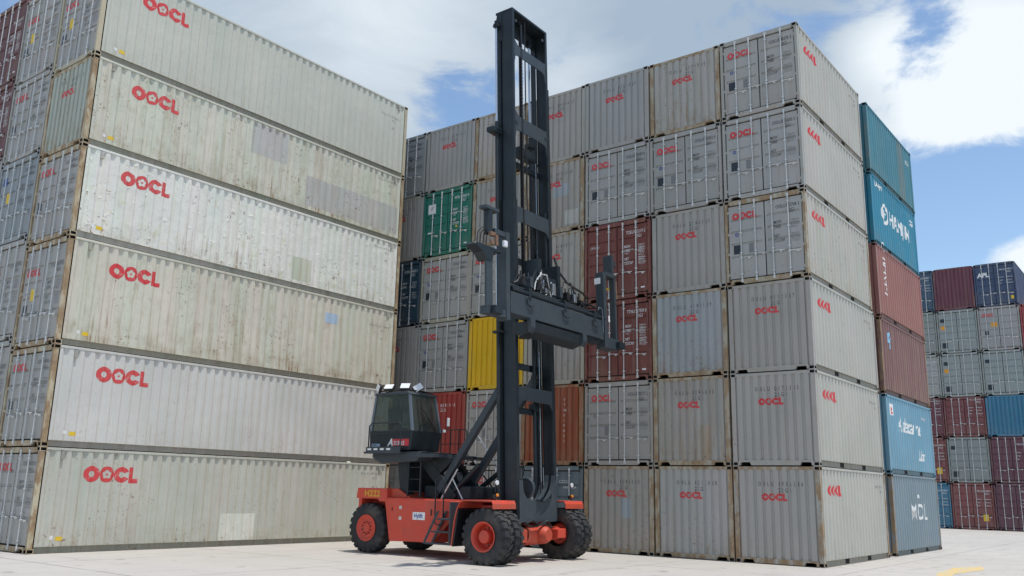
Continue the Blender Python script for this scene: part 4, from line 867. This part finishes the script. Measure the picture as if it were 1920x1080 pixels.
# walkways and rails round the cab
wk = MB().box(-1.54, -1.345, 3.34, 4.72, 2.70, 2.75).box(-.09, .95, 2.30, 4.0, 2.62, 2.68)
part('walkway', wk, 'mast')
part('toe_board', MB().box(-1.56, -1.54, 3.34, 4.62, 2.70, 2.88), 'mast_light')
for k in range(4): part('reflective_tape', MB().box(-1.564, -1.5605, 4.42-k*.24, 4.56-k*.24, 2.79, 2.84), 'white_ink')
def rail(pts, posts, zb=2.75, r_=.019):
    m = MB().tube(pts, r_, 8)
    for x, y, zt_ in posts: m.tube([(x, y, zb), (x, y, zt_)], r_, 8)
    return m
part('hand_rail', rail([(-1.53, 4.56, 2.75), (-1.53, 4.56, 3.46), (-1.53, 4.46, 3.54), (-1.53, 3.42, 3.54), (-1.53, 3.36, 3.48), (-1.53, 3.36, 2.8)], []).tube([(-1.53, 4.40, 3.50), (-1.53, 4.40, 3.30), (-1.53, 3.36, 3.28)], .012, 6), 'mast', smooth=40)
part('hand_rail', rail([(.93, 3.98, 2.66), (.93, 3.98, 3.50), (.93, 3.05, 3.50), (.93, 3.0, 3.44), (.93, 3.0, 2.66)], [(.93, 3.62, 3.5), (.93, 3.3, 3.5)], 2.66).tube([(.93, 3.98, 3.08), (.93, 3.0, 3.08)], .014, 6).tube([(.40, 3.98, 2.66), (.40, 3.98, 3.56), (.47, 3.98, 3.64), (.54, 3.98, 3.56), (.54, 3.98, 2.66)], .018, 6), 'mast', smooth=40)
part('hand_rail', MB().tube([(1.1, 2.28, 1.5), (1.1, 2.28, 2.62), (1.1, 1.1, 2.62), (1.1, 1.1, 1.5)], .018, 6).tube([(1.1, 2.28, 2.05), (1.1, 1.1, 2.05)], .014, 6).tube([(1.1, 1.7, 1.5), (1.1, 1.7, 2.62)], .016, 6), 'mast', smooth=40)
part('mesh_box', MB().box(.4, .95, 1.1, 2.1, 1.55, 1.60).box(.42, .92, 1.3, 1.7, 1.60, 1.80, .02), 'mast')

# spreader in front of the mast
YF = -.90
sp = mm()
sp.box(-2.38, 2.10, YF, YF+.34, 5.02, 5.58, .015)
spo = part('spreader', sp, 'mast_light')
part('lower_beam', mm().prism([(YF+.02, 4.98), (YF+.06, 4.72), (YF+.40, 4.62), (YF+.62, 4.74), (YF+.62, 5.0)], 'x', -1.45, 1.10, .01), 'mast', spo)
part('lower_beam', mm().box(1.2, 2.1, YF+.06, YF+.34, 4.90, 5.02), 'mast', spo)
for x in (-1.45, 1.10): part('lug_plate', mm().prism([(YF-.03, 5.02), (YF-.03, 4.80), (YF+.06, 4.66), (YF+.10, 5.02)], 'x', x-.10, x+.10, .006), 'mast_light', spo)
for y, z, r_ in ((YF+.04, 5.66, .055), (YF+.20, 5.78, .06), (YF+.36, 5.88, .05)):
    part('extension_tube', mm().tube([(-2.30, y, z), (2.30, y, z)], r_, 12), 'mast', spo, smooth=40)
for x in (-1.55, .15, 1.72): part('tube_clamp', mm().box(x-.05, x+.05, YF-.02, YF+.30, 5.50, 5.80, .01).tube([(x-.16, YF-.03, 5.50), (x-.15, YF-.04, 5.36), (x, YF-.04, 5.30), (x+.14, YF-.04, 5.36)], .02, 6), 'mast', spo)
# carriage behind the spreader
ca = mm(); ca.box(-.62, .62, -.50, -.06, 5.55, 5.75, .01); ca.box(-.55, -.40, -.52, .0, 5.2, 6.9, .01); ca.box(.40, .55, -.52, .0, 5.2, 6.9, .01); ca.box(-.55, .55, -.48, -.38, 6.35, 6.48); ca.prism([(-2.1, 6.0), (-1.0, 6.0), (-.5, 6.65), (-.5, 6.3), (-.9, 5.75), (-2.1, 5.75)], 'y', -.48, -.42)
ca.prism([(.5, 6.0), (1.2, 6.0), (1.2, 5.8), (.5, 5.75)], 'y', -.48, -.42)
part('carriage', ca, 'mast')
rng = random.Random(5)
for k in range(9):
    x = -1.6+k*.36; part('hydraulic_valve', mm().box(x, x+.14, -.72, -.50, 5.92, 6.04+rng.uniform(0, .22), .01).tube([(x+.05, -.62, 6.1), (x+.05, -.62, 6.24+rng.uniform(0, .1))], .02, 6), 'steel' if k in (3, 4, 7) else ('mast_light' if k % 2 else 'hose'))
for k in range(12):
    x0 = rng.uniform(-1.9, 1.2); x1 = x0+rng.uniform(.3, .9); h_ = rng.uniform(6.1, 6.5); y_ = rng.uniform(-.75, -.45)
    pts = [(x0+(x1-x0)*q/8, y_+.05*math.sin(q+k), 5.9+(h_-5.9)*math.sin(math.pi*q/8)+.04*math.sin(3*q+k)) for q in range(9)]
    part('hydraulic_hose', mm().tube(pts, .017, 6), 'hose' if k % 4 else 'galv', smooth=40)
part('hydraulic_hose', mm().tube([(.90, -.1, 7.3), (.96, -.2, 6.9), (1.1, -.4, 6.55), (1.3, -.55, 6.40), (1.62, -.6, 6.32), (1.78, -.6, 6.20), (1.70, -.6, 5.98), (1.5, -.6, 5.92)], .035, 8).tube([(1.5, -.62, 6.0), (1.8, -.62, 6.05), (2.1, -.7, 5.98), (2.3, -.75, 6.0)], .03, 8), 'hose', smooth=40)
part('valve_block', mm().box(-.60, -.30, -.30, -.10, 7.05-1.0, 7.2-1.0, .01).box(-.3, -.05, -.3, -.05, 6.5, 6.72, .01), 'galv')
# end frames
def endframe(s):
    q = lambda a, b_: sorted((s*a, s*b_))
    e = mm()
    x0, x1 = q(2.40 if s < 0 else 2.28, 2.56 if s < 0 else 2.45)
    z1 = 7.06
    e.box(x0, x1, YF, YF+.27, 4.82, z1, .012)
    e.box(*q(2.0, 2.42), YF+.05, YF+.33, 5.03, 5.56)
    xo0, xo1 = q(3.10, 3.20) if s < 0 else q(2.96, 3.06)
    if s > 0:
        e.box(*q(2.45, 3.10), YF, YF+.40, 4.83, 5.14, .01); e.box(xo0, xo1, YF+.02, YF+.20, 5.14, 7.06, .01); e.box(*q(2.45, 3.06), YF+.02, YF+.32, 7.0, 7.12, .008); e.box(xo0-.02, xo1-.01, YF+.06, YF+.36, 7.12, 7.74, .01)
        e.box(xo1-.08, xo1+.10, YF+.05, YF+.13, 7.40, 7.58, .01)
    else:
        e.box(*q(2.56, 3.32), YF+.02, YF+.24, 4.86, 5.06, .01); e.box(-3.34, -3.10, YF+.02, YF+.09, 5.02, 6.46, .01); e.box(-3.0, -2.40, YF+.02, YF+.10, 6.92, 7.05, .008)
        part('sensor_plate', mm().prism([(-3.84, 6.46), (-3.78, 6.52), (-2.72, 6.52), (-2.72, 6.46), (-3.06, 6.44), (-3.12, 6.20), (-3.34, 6.16), (-3.50, 6.34)], 'y', YF+.0, YF+.30, .008), 'mast', spo)
        e.box(-2.90, -2.80, YF+.0, YF+.34, 4.9, 4.95)
        e.box(-3.36, -2.80, YF+.02, YF+.24, 7.50, 7.58, .01)
    o_ = part('spreader_arm', e, 'mast_light', spo)
    if s < 0:
        part('arm_cylinder', mm().tube([(-3.12, YF+.14, 6.9), (-3.12, YF+.14, 7.50)], .115, 14), 'mast', o_, smooth=40); part('piston_rod', mm().tube([(-2.86, YF+.1, 5.1), (-2.86, YF+.1, 7.5)], .018, 8), 'steel', o_, smooth=40)
        part('valve_block', mm().box(-3.05, -2.96, YF-.06, YF+.0, 6.58, 6.86, .01).box(-3.22, -3.12, YF-.04, YF+.02, 6.58, 6.70, .01).box(-3.2, -3.0, YF-.02, YF+.08, 6.82, 6.92, .01), 'brass', o_); part('work_lamp', mm().box(-2.76, -2.62, YF-.10, YF-.02, 6.62, 6.78, .02), 'lamp', o_)
        for k in range(4): part('hose', mm().tube([(-3.5+k*.12, YF+.2, 6.58), (-3.52+k*.12, YF+.15, 6.85), (-3.40+k*.1, YF+.1, 7.0), (-3.2+k*.05, YF+.1, 6.95)], .014, 6), 'hose', o_, smooth=40)
    else:
        part('label', mm().box(2.274, 2.28, YF+.1, YF+.30, 6.72, 6.90), 'sign', o_); part('label', mm().box(2.5, 2.58, YF-.006, YF, 5.6, 5.78), 'sign', o_); part('lock_rod', mm().tube([(2.5, YF+.2, 6.62), (3.0, YF+.2, 6.70)], .03, 8), 'yellow', o_, smooth=40)
        part('piston_rod', mm().tube([(3.12, YF+.2, 5.1), (3.12, YF+.2, 7.0)], .018, 8), 'galv', o_, smooth=40); part('valve_block', mm().box(3.06, 3.20, YF+.05, YF+.25, 6.4, 6.95, .01), 'brass', o_)
        part('grab_loop', mm().tube([(2.12, YF-.03, 5.2), (2.12, YF-.03, 5.86), (2.06, YF-.03, 5.92), (1.92, YF-.03, 5.92), (1.88, YF-.03, 5.84)], .013, 8), 'mast_blue', o_, smooth=40)
    part('twist_lock', mm().lathe([(0, .0), (0, .05), (.08, .06), (.10, .035), (.16, .03), (.16, 0)], (s*3.0, YF-.02, 4.88 if s > 0 else 4.9), 12, 'z').box(*q(2.9, 3.2), YF-.14, YF, 4.86, 5.06, .02), 'mast', o_)
endframe(-1); endframe(1)
